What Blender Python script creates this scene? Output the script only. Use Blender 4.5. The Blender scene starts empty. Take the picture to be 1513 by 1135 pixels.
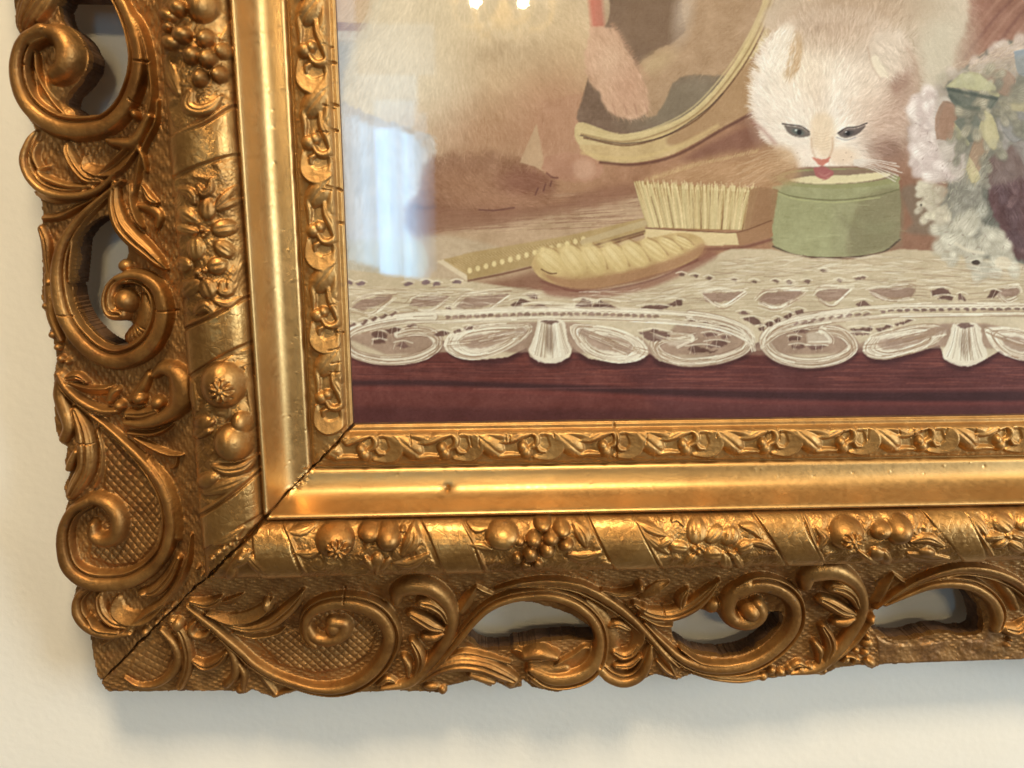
import bpy, math, random
import numpy as np
from mathutils import Matrix, Vector

# ------------------------------------------------------------------ camera
# frame coordinates in millimetres: origin at the inner corner of the frame,
# x right, y up, z out of the wall.  World = (x, -z, y) / 1000.
F_PX, IMG_W, IMG_H = 1137.0, 1513.0, 1135.0
CAM = np.array([51.8, 81.3, 326.2])
CAM_ROT = (-0.1931, -0.0528, -0.0011)

def cam_rot(r):
    a, b, c = r
    Rx = np.array([[1, 0, 0], [0, math.cos(a), -math.sin(a)], [0, math.sin(a), math.cos(a)]])
    Ry = np.array([[math.cos(b), 0, math.sin(b)], [0, 1, 0], [-math.sin(b), 0, math.cos(b)]])
    Rz = np.array([[math.cos(c), -math.sin(c), 0], [math.sin(c), math.cos(c), 0], [0, 0, 1]])
    return Rz @ Ry @ Rx
ROT = cam_rot(CAM_ROT)
TOW = np.array([[1, 0, 0], [0, 0, -1], [0, 1, 0]], float)

def W(x, y, z):
    return Vector((x / 1000.0, -z / 1000.0, y / 1000.0))

scene = bpy.context.scene
COL = scene.collection
cam_data = bpy.data.cameras.new('camera')
cam_data.sensor_width = 36.0
cam_data.lens = 36.0 * F_PX / IMG_W
cam_data.clip_start = 0.01
cam_data.clip_end = 50
cam_data.dof.use_dof = True                 # phone lens: reflections far behind the glass go soft
cam_data.dof.focus_distance = 0.335
cam_data.dof.aperture_fstop = 9.6
cam = bpy.data.objects.new('camera', cam_data)
COL.objects.link(cam)
M3 = TOW @ ROT
cam.matrix_world = Matrix.Translation(W(*CAM)) @ Matrix([list(r) for r in M3]).to_4x4()
scene.camera = cam
scene.render.resolution_x, scene.render.resolution_y = 1024, 768

# ------------------------------------------------------------------ light
world = bpy.data.worlds.new('World')
scene.world = world
world.use_nodes = True
bg = world.node_tree.nodes['Background']
bg.inputs[0].default_value = (1.0, 0.86, 0.67, 1)
bg.inputs[1].default_value = 0.17

def area(name, loc, target, sx, sy, power, color, spread=180):
    l = bpy.data.lights.new(name, 'AREA')
    l.shape = 'RECTANGLE'; l.size = sx; l.size_y = sy
    l.energy = power; l.color = color; l.spread = math.radians(spread)
    o = bpy.data.objects.new(name, l); COL.objects.link(o)
    p, t = W(*loc), W(*target)
    o.location = p
    o.rotation_euler = (t - p).to_track_quat('-Z', 'Y').to_euler()
    return o
# warm lamp high above, cool window to the right, broad warm light further right
area('ceiling_lamp', (150, 1350, 780), (60, 0, 0), 0.34, 0.30, 30, (1.0, 0.82, 0.57))
area('side_window', (2300, 250, 1300), (60, 0, 0), 0.8, 1.3, 56, (0.60, 0.79, 1.0))
area('room_lamp', (1500, 800, 900), (0, 60, 0), 1.0, 0.7, 11, (1.0, 0.86, 0.60))
# curtained window behind the camera: bright folds between darker ones
for x0, x1, y0, y1, rad in ((-372, -345, -10, 470, 2.2), (-345, -318, -20, 470, 3.4), (-318, -292, -25, 450, 4.6), (-292, -266, -35, 440, 4.0), (-266, -248, -55, 430, 7.5), (-248, -222, -60, 430, 8.4), (-222, -198, -62, 430, 6.5),
                            (-198, -178, -66, 430, 5.2), (-178, -156, -70, 420, 7.0), (-156, -134, -72, 410, 5.4), (-134, -112, -75, 390, 3.4), (-112, -92, -70, 370, 2.0), (-92, -70, -50, 340, 1.0), (-266, -134, 430, 520, 2.6), (-134, -92, 390, 480, 1.2), (-420, -318, 470, 860, 1.3), (-318, -120, 440, 600, 1.5), (-318, -60, 600, 760, .7)):
    sx, sy = (x1 - x0) / 1000, (y1 - y0) / 1000
    area('window_fold', ((x0 + x1) / 2, (y0 + y1) / 2, 2400), ((x0 + x1) / 2, (y0 + y1) / 2, 0), sx, sy, 1.6 * rad * math.pi * sx * sy, (0.28, 0.64, 1.0))

vs = scene.view_settings
vs.view_transform = 'Standard'; vs.look = 'None'
vs.exposure = -0.14; vs.gamma = 1.0; vs.use_curve_mapping = False
# ------------------------------------------------------------------ helpers
rng = np.random.default_rng(7)
PRINT_GAIN = (0.90, 0.925, 1.03)

def tag(o, label=None, cat=None, group=None, kind=None):
    if label: o['label'] = label
    if cat: o['category'] = cat
    if group: o['group'] = group
    if kind: o['kind'] = kind
    return o

def vnoise(X, Y, cell, seed):
    """smooth value noise in [-1, 1] over coordinate arrays"""
    r = np.random.default_rng(seed).random((256, 256)) * 2 - 1
    gx, gy = X / cell + 1000.0, Y / cell + 1000.0
    ix, iy = np.floor(gx).astype(int), np.floor(gy).astype(int)
    fx, fy = gx - ix, gy - iy
    fx = fx * fx * (3 - 2 * fx); fy = fy * fy * (3 - 2 * fy)
    a = r[iy & 255, ix & 255]; b = r[iy & 255, (ix + 1) & 255]
    c = r[(iy + 1) & 255, ix & 255]; d = r[(iy + 1) & 255, (ix + 1) & 255]
    return (a * (1 - fx) + b * fx) * (1 - fy) + (c * (1 - fx) + d * fx) * fy

def blur(A, n=1):
    for _ in range(n):
        B = A.copy(); B[1:-1] = (A[:-2] + 2 * A[1:-1] + A[2:]) * .25
        A = B.copy(); A[:, 1:-1] = (B[:, :-2] + 2 * B[:, 1:-1] + B[:, 2:]) * .25
    return A

# ------------------------------------------------------------------ materials
def new_mat(name):
    m = bpy.data.materials.new(name); m.use_nodes = True
    nt = m.node_tree; b = nt.nodes['Principled BSDF']
    return m, nt, b

def gold(name, c1, c2, c3, rough, metallic=1.0, bump=0.25, bscale=900, patch=60, rvar=0.16, spots=0.0, bole=0.0, crackle=0.0):
    """old gilding: mottled colour, uneven gloss, fine grain"""
    m, nt, b = new_mat(name)
    N, L = nt.nodes.new, nt.links.new
    tc = N('ShaderNodeTexCoord')
    n1 = N('ShaderNodeTexNoise'); n1.inputs['Scale'].default_value = patch; n1.inputs['Detail'].default_value = 8
    n1.inputs['Roughness'].default_value = 0.65
    L(tc.outputs['Object'], n1.inputs['Vector'])
    r1 = N('ShaderNodeValToRGB'); e = r1.color_ramp.elements
    e[0].position = 0.32; e[0].color = (*c1, 1); e[1].position = 0.68; e[1].color = (*c3, 1)
    k = e.new(0.5); k.color = (*c2, 1)
    L(n1.outputs['Fac'], r1.inputs['Fac'])
    n2 = N('ShaderNodeTexNoise'); n2.inputs['Scale'].default_value = 420; n2.inputs['Detail'].default_value = 5
    L(tc.outputs['Object'], n2.inputs['Vector'])
    mr = N('ShaderNodeMapRange'); mr.inputs['From Min'].default_value = .3; mr.inputs['From Max'].default_value = .7
    mr.inputs['To Min'].default_value = rough - rvar / 2; mr.inputs['To Max'].default_value = rough + rvar / 2
    L(n2.outputs['Fac'], mr.inputs['Value'])
    L(mr.outputs['Result'], b.inputs['Roughness'])
    col = r1.outputs['Color']
    if spots:
        n4 = N('ShaderNodeTexNoise'); n4.inputs['Scale'].default_value = 260; n4.inputs['Detail'].default_value = 3
        L(tc.outputs['Object'], n4.inputs['Vector'])
        r4 = N('ShaderNodeValToRGB'); q = r4.color_ramp.elements
        q[0].position = .66; q[0].color = (0, 0, 0, 1); q[1].position = .74; q[1].color = (spots, spots, spots, 1)
        L(n4.outputs['Fac'], r4.inputs['Fac'])
        mx = N('ShaderNodeMix'); mx.data_type = 'RGBA'
        L(r4.outputs['Color'], mx.inputs['Factor']); L(col, mx.inputs['A'])
        mx.inputs['B'].default_value = (0.09, 0.045, 0.015, 1)
        col = mx.outputs['Result']
        ms = N('ShaderNodeMath'); ms.operation = 'MULTIPLY_ADD'
        L(r4.outputs['Color'], ms.inputs[0]); ms.inputs[1].default_value = -metallic * .7; ms.inputs[2].default_value = metallic
        L(ms.outputs[0], b.inputs['Metallic'])
    else:
        b.inputs['Metallic'].default_value = metallic
    if bole:       # rubbed places where the red ground shows through, following no form
        n5 = N('ShaderNodeTexNoise'); n5.inputs['Scale'].default_value = 95; n5.inputs['Detail'].default_value = 9; n5.inputs['Roughness'].default_value = .72
        L(tc.outputs['Object'], n5.inputs['Vector'])
        r5 = N('ShaderNodeValToRGB'); q5 = r5.color_ramp.elements
        q5[0].position = .56; q5[0].color = (0, 0, 0, 1); q5[1].position = .68; q5[1].color = (bole, bole, bole, 1)
        L(n5.outputs['Fac'], r5.inputs['Fac'])
        m5 = N('ShaderNodeMix'); m5.data_type = 'RGBA'
        L(r5.outputs['Color'], m5.inputs['Factor']); L(col, m5.inputs['A']); m5.inputs['B'].default_value = (.26, .085, .025, 1)
        col = m5.outputs['Result']
    L(col, b.inputs['Base Color'])
    n3 = N('ShaderNodeTexNoise'); n3.inputs['Scale'].default_value = bscale; n3.inputs['Detail'].default_value = 4
    L(tc.outputs['Object'], n3.inputs['Vector'])
    bp = N('ShaderNodeBump'); bp.inputs['Strength'].default_value = bump; bp.inputs['Distance'].default_value = 0.0006
    L(n3.outputs['Fac'], bp.inputs['Height']); L(bp.outputs['Normal'], b.inputs['Normal'])
    if crackle:    # fine network of age cracks in the gilding
        nw = N('ShaderNodeTexNoise'); nw.inputs['Scale'].default_value = 160; L(tc.outputs['Object'], nw.inputs['Vector'])
        va = N('ShaderNodeVectorMath'); va.operation = 'MULTIPLY_ADD'; L(nw.outputs['Color'], va.inputs[0]); va.inputs[1].default_value = (.004, .004, .004); L(tc.outputs['Object'], va.inputs[2])
        vo = N('ShaderNodeTexVoronoi'); vo.feature = 'DISTANCE_TO_EDGE'; vo.inputs['Scale'].default_value = 190; L(va.outputs[0], vo.inputs['Vector'])
        mr2 = N('ShaderNodeMapRange'); mr2.inputs['From Max'].default_value = .045; L(vo.outputs['Distance'], mr2.inputs['Value'])
        b2 = N('ShaderNodeBump'); b2.inputs['Strength'].default_value = crackle; b2.inputs['Distance'].default_value = .0008
        L(mr2.outputs['Result'], b2.inputs['Height']); L(bp.outputs['Normal'], b2.inputs['Normal']); L(b2.outputs['Normal'], b.inputs['Normal'])
    return m

MAT = {}
MAT['bronze'] = gold('gilded_compo', (.23, .098, .024), (.35, .165, .043), (.47, .243, .072), .48, .80, bump=.3, patch=38, spots=.6, bole=.5)
MAT['ground'] = gold('gilded_ground', (.20, .088, .024), (.31, .15, .043), (.41, .21, .066), .54, .72, bump=.3, patch=70, spots=.55, bole=.4)
MAT['leaf'] = gold('gold_leaf', (.43, .245, .085), (.475, .28, .10), (.52, .315, .12), .41, .92, bump=.06, patch=25, rvar=.12, spots=.08, bole=.18)
MAT['roll'] = gold('gilded_roll', (.23, .104, .027), (.35, .172, .047), (.46, .25, .077), .44, .84, bump=.22, patch=50, spots=.5, bole=.4)
MAT['ribbon'] = gold('gilded_ribbon', (.27, .128, .034), (.385, .20, .058), (.48, .27, .088), .38, .86, bump=.16, patch=50, spots=.35, bole=.3, crackle=.13)
MAT['inner'] = gold('gilded_inner', (.32, .162, .047), (.40, .215, .066), (.475, .27, .09), .48, .80, bump=.24, patch=70, spots=.45, bole=.3)
MAT['wood'] = gold('bare_wood', (.06, .027, .011), (.11, .052, .02), (.17, .085, .035), .7, .15, bump=.5, bscale=500, patch=120)
MAT['worn'] = gold('worn_edge', (.19, .088, .03), (.28, .14, .045), (.37, .19, .06), .52, .65, bump=.5, bscale=600, patch=90)

# ------------------------------------------------------------------ relief canvas of the frame
ST = 0.35
XMIN, YMIN, XMAX, YMAX = -136.0, -140.0, 420.0, 222.0
xs = np.arange(XMIN, XMAX, ST); ys = np.arange(YMIN, YMAX, ST)
GX, GY = np.meshgrid(xs, ys)
NY, NX = GX.shape

_pd, _pz = [], []
def _p(d, z): _pd.append(d); _pz.append(z)
for d, z in [(-50, 0), (0, .3), (.35, 1.3), (2.4, 1.3), (2.9, 3.2), (3.6, 4.0), (6, 4.6), (10, 4.9), (14, 4.5), (16.6, 3.9), (17.1, 3.6), (17.4, 2.2), (17.8, 2.3),
             (18.2, 3.6), (18.8, 4.4), (19.6, 4.9), (20.4, 5.05)]: _p(d, z)
_sd = np.linspace(20.4, 32.5, 40); _sl = np.interp(_sd, [20.4, 24, 26.5, 28.5, 30.5, 32.5], [7, 17, 34, 55, 69, 74.5])
_cz = 5.05 + np.concatenate([[0], np.cumsum(np.diff(_sd) * np.tan(np.radians((_sl[1:] + _sl[:-1]) / 2)))])
print('cove rise', _cz[-1])
_cz = 5.05 + (_cz - 5.05) * 14.9 / (_cz[-1] - 5.05)
for d, z in zip(_sd[1:], _cz[1:]): _p(d, z)
for d, z in [(32.75, 20.2), (33.1, 20.75), (33.7, 21.0), (34.3, 20.8), (34.6, 20.2), (34.9, 17.2)]: _p(d, z)
for i in range(0, 21):
    a = math.pi * (i / 20.); _p(48.0 - 12.9 * math.cos(a), 16.4 + 10.2 * math.sin(a) ** .9 if 0 < i < 20 else 16.0)
for d, z in [(61.3, 12.8), (64, 12.0), (75, 8.6), (90, 5.0), (105, 3.0), (125, 1.6), (150, .6)]: _p(d, z)
_pd, _pz = np.array(_pd), np.array(_pz)
def base_d(d): return np.interp(d, _pd, _pz)
def base_xy(x, y): return base_d(np.maximum(-x, -y))

BZ = base_xy(GX, GY)
DD = np.maximum(-GX, -GY)
LEFT = GX < GY                                    # the mitre runs along x = y
SS = np.where(LEFT, -GY, GX)                      # distance along the rail
H = BZ.copy()
TEX = np.zeros_like(BZ)                            # fine tooling, added after the relief is softened
TEXID = np.full(BZ.shape, -9)
PID = np.full(GX.shape, -1, int)

def smooth_base(d):        # base used for tracing: no narrow steps
    return np.interp(d, [-50, 0, 17, 34, 38, 48, 58, 62, 75, 90, 125, 150], [0, .5, 4, 20.5, 22, 26.6, 22, 13, 8.6, 5, 1.6, .6])

def U(pts, o=0.0):
    """photo pixels -> frame plane, at height o above the moulding's base"""
    p = np.atleast_2d(np.array(pts, float))
    d = np.stack([(p[:, 0] - IMG_W / 2) / F_PX, -(p[:, 1] - IMG_H / 2) / F_PX, -np.ones(len(p))], -1) @ ROT.T
    z = np.full(len(p), 8.0)
    for _ in range(30):
        t = (z - CAM[2]) / d[:, 2]
        X = CAM + d * t[:, None]
        z = .5 * z + .5 * (smooth_base(np.maximum(-X[:, 0], -X[:, 1])) + o)
    t = (z - CAM[2]) / d[:, 2]
    X = CAM + d * t[:, None]
    return X[:, :2]

def UZ(pts, z):
    p = np.atleast_2d(np.array(pts, float))
    d = np.stack([(p[:, 0] - IMG_W / 2) / F_PX, -(p[:, 1] - IMG_H / 2) / F_PX, -np.ones(len(p))], -1) @ ROT.T
    t = (z - CAM[2]) / d[:, 2]
    return (CAM + d * t[:, None])[:, :2]

def project(x, y, z):
    v = np.stack([x - CAM[0], y - CAM[1], z - CAM[2]], -1) @ ROT
    return IMG_W / 2 - v[..., 0] / v[..., 2] * F_PX, IMG_H / 2 + v[..., 1] / v[..., 2] * F_PX

REG = {1: (0, 0), 2: (20, 270), 3: (50, 520), 4: (80, 760), 5: (400, 740), 6: (760, 740), 7: (1113, 740)}
ZS = 3.7825
def Z(r, pts):
    ox, oy = REG[r]
    return [(ox + a / ZS, oy + b / ZS) for a, b in pts]
MMPX = 0.305          # millimetres per photo pixel on the frame

def catmull(P, step=0.9):
    P = np.asarray(P, float)
    if len(P) < 3:
        n = max(2, int(np.linalg.norm(P[-1] - P[0]) / step))
        t = np.linspace(0, 1, n)[:, None]
        return P[0] * (1 - t) + P[-1] * t
    Q = np.vstack([2 * P[0] - P[1], P, 2 * P[-1] - P[-2]])
    out = []
    for i in range(1, len(Q) - 2):
        p0, p1, p2, p3 = Q[i - 1:i + 3]
        n = max(2, int(np.linalg.norm((p2 - p1)[:2]) / step))
        t = np.linspace(0, 1, n, endpoint=False)[:, None]
        out.append(.5 * ((2 * p1) + (-p0 + p2) * t + (2 * p0 - 5 * p1 + 4 * p2 - p3) * t * t + (-p0 + 3 * p1 - 3 * p2 + p3) * t ** 3))
    out.append(P[-1:])
    return np.vstack(out)

PARTS = []     # (name, parent key, material)
def part(name, parent, mat, label=None):
    PARTS.append((name, parent, mat, label)); return len(PARTS) - 1

def win(x0, x1, y0, y1):
    i0 = max(0, int((x0 - XMIN) / ST)); i1 = min(NX, int((x1 - XMIN) / ST) + 2)
    j0 = max(0, int((y0 - YMIN) / ST)); j1 = min(NY, int((y1 - YMIN) / ST) + 2)
    if i1 <= i0 or j1 <= j0: return None
    return (slice(j0, j1), slice(i0, i1))

def prof_fn(kind):
    def round_(s): return np.sqrt(np.clip(1 - s * s, 0, 1))
    def soft(s): return np.clip(1 - s * s, 0, 1) ** .8
    def leaf(s): return np.sqrt(np.clip(1 - s * s, 0, 1)) * (1 - .32 * np.exp(-(s / .16) ** 2) - .13 * np.exp(-((np.abs(s) - .52) / .10) ** 2))
    def blade(s): return np.clip(1 - s * s, 0, 1) ** .6 * (1 - .20 * np.exp(-(s / .14) ** 2)) * (1 - .10 * s)
    def ridge(s): return np.clip(1 - np.abs(s), 0, 1) ** .85
    def band(s):          # hollow band between two raised rims
        e = np.clip((1 - np.abs(s)) * 5, 0, 1) ** .6
        return e * (.66 + .34 * np.abs(s) ** 2.2)
    def bandr(s):         # broad low band, a groove setting off a thin fillet on the inner side
        e = np.clip((1 - np.abs(s)) * 4.5, 0, 1) ** .55
        body = .72 + .28 * np.clip(1 - ((s + .25) / .75) ** 2, 0, 1)
        return e * (body - .34 * np.exp(-((s - .46) / .12) ** 2) + .08 * np.exp(-((s - .76) / .14) ** 2))
    def bandl(s): return bandr(-s)
    def lip(s):           # one high edge on the left, falling away to the right
        e = np.clip((1 - np.abs(s)) * 6, 0, 1) ** .5
        return e * (.25 + .75 * ((s + 1) / 2) ** 1.3)
    def lipr(s): return lip(-s)
    return dict(blade=blade, round=round_, soft=soft, leaf=leaf, ridge=ridge, band=band, bandl=bandl, bandr=bandr, lip=lip, lipr=lipr)[kind]

CLIP = {'roll': (35.15, 61.0), 'inner': (2.6, 17.0), 'border': (61.3, 300)}
def put(sl, Hn, pid, mask, smin=0.0):
    par = PARTS[pid][1]
    if par:
        lo, hi = CLIP[par[:-1]]; mask = mask & (DD[sl] > lo) & (DD[sl] < hi) & (LEFT[sl] == (par[-1] == 'L'))
    cur = H[sl]; ci = PID[sl]
    m = mask & ((Hn > cur + smin) | (ci == -2))
    cur[m] = Hn[m]; ci[m] = pid
    H[sl] = cur; PID[sl] = ci

def sweep(pid, P, w, h, prof='round', lift=0.0, zmode=None):
    """raised member along a spline: P in mm, w half widths mm, h heights mm"""
    P = np.asarray(P, float)
    n = len(P)
    w = np.interp(np.linspace(0, 1, n), np.linspace(0, 1, len(np.atleast_1d(w))), np.atleast_1d(w))
    h = np.interp(np.linspace(0, 1, n), np.linspace(0, 1, len(np.atleast_1d(h))), np.atleast_1d(h))
    C = catmull(np.column_stack([P, w, h]))
    C[:, 2] = np.maximum(C[:, 2], .25)
    mw = C[:, 2].max() + .5
    sl = win(C[:, 0].min() - mw, C[:, 0].max() + mw, C[:, 1].min() - mw, C[:, 1].max() + mw)
    if sl is None: return
    X, Y = GX[sl], GY[sl]
    best = np.full(X.shape, 1e9); side = np.zeros(X.shape); HH = np.zeros(X.shape)
    for i in range(len(C) - 1):
        ax, ay, wa, ha = C[i]; bx, by, wb, hb = C[i + 1]
        dx, dy = bx - ax, by - ay; L2 = dx * dx + dy * dy + 1e-9
        r = max(wa, wb) + .4
        s2 = win(min(ax, bx) - r, max(ax, bx) + r, min(ay, by) - r, max(ay, by) + r)
        if s2 is None: continue
        a0, a1 = s2[0].start - sl[0].start, s2[0].stop - sl[0].start
        b0, b1 = s2[1].start - sl[1].start, s2[1].stop - sl[1].start
        a0, b0 = max(a0, 0), max(b0, 0)
        x, y = X[a0:a1, b0:b1], Y[a0:a1, b0:b1]
        if x.size == 0: continue
        t = np.clip(((x - ax) * dx + (y - ay) * dy) / L2, 0, 1)
        ex, ey = x - ax - t * dx, y - ay - t * dy
        ww = wa + (wb - wa) * t
        u = np.sqrt(ex * ex + ey * ey) / ww
        c = np.sign(dx * ey - dy * ex)
        bsub = best[a0:a1, b0:b1]
        m = u < bsub
        bsub[m] = u[m]; side[a0:a1, b0:b1][m] = c[m]
        HH[a0:a1, b0:b1][m] = (ha + (hb - ha) * t)[m]
    mask = best < 1
    s = best * np.where(side == 0, 1, side)
    Hn = BZ[sl] + lift + HH * prof_fn(prof)(np.clip(s, -1, 1))
    put(sl, Hn, pid, mask)

def dome(pid, cx, cy, e1, e2, h, lift=0.0, power=.5, grooves=0, gdepth=.25):
    """cushion over the ellipse spanned by the half axes e1 and e2 (mm)"""
    r = np.hypot(*e1) + np.hypot(*e2)
    sl = win(cx - r, cx + r, cy - r, cy + r)
    if sl is None: return
    det = e1[0] * e2[1] - e1[1] * e2[0]
    if abs(det) < 1e-6: return
    x, y = GX[sl] - cx, GY[sl] - cy
    u, v = (x * e2[1] - y * e2[0]) / det, (-x * e1[1] + y * e1[0]) / det
    q = u * u + v * v
    hn = np.clip(1 - q, 0, 1) ** power
    if grooves:
        hn = hn * (1 - gdepth * (.5 + .5 * np.cos(v * math.pi * grooves)) * np.clip(u + 1.0, 0, 1))
    put(sl, BZ[sl] + lift + h * hn, pid, q < 1)

def inpoly(P, X, Y):
    P = np.asarray(P, float); c = np.zeros(X.shape, bool)
    j = len(P) - 1
    for i in range(len(P)):
        xi, yi = P[i]; xj, yj = P[j]
        if yi != yj:
            c ^= ((yi > Y) != (yj > Y)) & (X < (xj - xi) * (Y - yi) / (yj - yi) + xi)
        j = i
    return c

def polymask(P):
    P = np.asarray(P, float)
    sl = win(P[:, 0].min() - 1, P[:, 0].max() + 1, P[:, 1].min() - 1, P[:, 1].max() + 1)
    if sl is None: return None, None
    return sl, inpoly(P, GX[sl], GY[sl])

def edge_dist(P, X, Y):
    P = np.asarray(P, float); d = np.full(X.shape, 1e9)
    for i in range(len(P)):
        a, b = P[i - 1], P[i]; e = b - a
        t = np.clip(((X - a[0]) * e[0] + (Y - a[1]) * e[1]) / (e @ e + 1e-9), 0, 1)
        d = np.minimum(d, np.hypot(X - a[0] - t * e[0], Y - a[1] - t * e[1]))
    return d

def hole(P):
    P = catmull(np.vstack([P, P[:1]]), .8)
    P = P + np.column_stack([vnoise(P[:, 0], P[:, 1], 2.2, 3), vnoise(P[:, 0], P[:, 1], 2.2, 4)]) * .35
    sl, m = polymask(P)
    PID[sl][m] = -2

def panel(pid, P, h, slope=1.2, lift=0.0, fn=None, late=False):
    sl, m = polymask(P)
    if sl is None: return
    d = edge_dist(P, GX[sl], GY[sl])
    hn = h * np.clip(d / slope, 0, 1) ** .6
    if fn is not None and not late: hn = hn + fn(GX[sl], GY[sl]) * np.clip(d / slope, 0, 1)
    if late:
        TEX[sl][m] = (fn(GX[sl], GY[sl]) * np.clip(d / slope, 0, 1))[m]; TEXID[sl][m] = pid
    put(sl, BZ[sl] + lift + hn, pid, m)

def groove(P, w, depth, only=None):
    """a narrow cut into whatever is there"""
    C = catmull(np.asarray(P, float), .6)
    sl = win(C[:, 0].min() - w - 1, C[:, 0].max() + w + 1, C[:, 1].min() - w - 1, C[:, 1].max() + w + 1)
    if sl is None: return
    d = np.full(GX[sl].shape, 1e9)
    for i in range(len(C) - 1):
        a, b = C[i], C[i + 1]; e = b - a
        t = np.clip(((GX[sl] - a[0]) * e[0] + (GY[sl] - a[1]) * e[1]) / (e @ e + 1e-9), 0, 1)
        d = np.minimum(d, np.hypot(GX[sl] - a[0] - t * e[0], GY[sl] - a[1] - t * e[1]))
    m = d < w
    H[sl] = H[sl] - np.where(m, depth * (1 - (d / w) ** 2), 0)

def hatch(X, Y, a1=.72, a2=-.62, sp=2.9, depth=.8):
    wx, wy = vnoise(X, Y, 14, 21) * .9, vnoise(X, Y, 14, 22) * .9
    u = ((X + wx) * math.cos(a1) + (Y + wy) * math.sin(a1)) / sp
    v = ((X + wx) * math.cos(a2) + (Y + wy) * math.sin(a2)) / sp
    return depth * np.minimum(np.abs(np.sin(u * math.pi)), np.abs(np.sin(v * math.pi))) ** .55
# ------------------------------------------------------------------ mouldings of the two rails
SIL = ([(17, -140), (17, -40), (18, 0), (20, 30), (34, 51), (27, 70), (21, 100), (22, 130), (30, 160), (46, 184), (49, 194), (38, 215), (33, 240), (37, 262), (50, 282),
        (58, 297), (62, 320), (58, 345), (61, 400), (60, 440), (63, 455), (70, 470), (72, 490), (79, 512), (82, 535), (77, 556), (78, 615), (81, 640), (90, 658), (98, 661), (94, 686), (101, 700),
        (92, 721), (98, 742), (93, 771), (92, 790), (97, 820), (116, 850), (106, 887), (110, 905), (122, 924), (131, 938), (141, 998), (154, 1020)] +
       [(159, 1023), (194, 1024), (265, 1023), (344, 1023), (358, 1028), (371, 1021), (405, 1033), (425, 1027), (448, 1019), (500, 1020), (503, 1028), (540, 1025), (572, 1023), (610, 1023), (654, 1026),
        (658, 1016), (699, 1007), (725, 1016), (731, 1009), (754, 1020), (770, 1016), (772, 1006), (786, 1017), (821, 1025), (860, 1016), (882, 998), (897, 1009), (924, 1015), (956, 1003), (969, 998),
        (1001, 1007), (1011, 1001), (1024, 998), (1064, 1005), (1112, 1008), (1161, 1001), (1187, 995), (1216, 1000), (1237, 989), (1277, 984), (1290, 991), (1301, 984), (1377, 980), (1513, 975), (1640, 970)])
SP = U(SIL, 1.0)
SP = np.vstack([SP, [[XMAX + 20, SP[-1, 1]], [XMAX + 20, YMAX + 20], [SP[0, 0], YMAX + 20]]])
INSIDE = inpoly(SP, GX + vnoise(GX, GY, 1.6, 31) * .22, GY + vnoise(GX, GY, 1.6, 32) * .22)

BASE = {}
for key, nm, mt in (('inner', 'inner_molding', 'inner'), ('cove', 'cove_molding', 'leaf'), ('roll', 'roll_molding', 'roll'), ('border', 'scroll_border', 'ground')):
    for sd in ('L', 'B'):
        BASE[key + sd] = part(nm, None, mt)
def set_base(key, d0, d1):
    m = (DD >= d0) & (DD < d1) & INSIDE
    PID[m & LEFT] = BASE[key + 'L']; PID[m & ~LEFT] = BASE[key + 'B']
set_base('inner', 0, 17.35); set_base('cove', 17.35, 34.75); set_base('roll', 34.75, 61.1); set_base('border', 61.1, 200)

# tooled ground of the outer border: staggered short dashes along the rail
wob = vnoise(GX, GY, 9, 41) * .8
row = (DD + vnoise(GX, GY, 25, 42) * 1.2 + vnoise(GX, GY, 4, 40) * .25) / 1.4
ri = np.floor(row)
ph = (SS + wob) / 4.8 + ri * .47 + vnoise(ri * 3.1, ri * 0, 1, 43) * .3
dash = np.clip(.35 + np.sin(2 * math.pi * ph), 0, 1) ** .5 * np.sin(math.pi * (row - ri)) ** .7
DASH = np.where(DD > 61.6, .42 * dash * (.7 + .4 * vnoise(GX, GY, 6, 44)), 0)
H += np.where(DD > 61.6, .25 * vnoise(GX, GY, 3, 45), 0)
H += np.where((DD > 15.4) & (DD < 17.1), .16 * vnoise(GX, GY, .9, 46), 0)
H += np.where((DD > 3.5) & (DD < 15.4), .16 * vnoise(GX, GY, 2.4, 47), 0)
H += np.where((DD > 18) & (DD < 34), .03 * vnoise(GX, GY, 11, 48) + .008 * vnoise(GX, GY, 2, 49), 0)
H += np.where((DD > 35) & (DD < 61), .14 * vnoise(GX, GY, 9, 50) + .045 * vnoise(GX, GY, 2.2, 51), 0)

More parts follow.
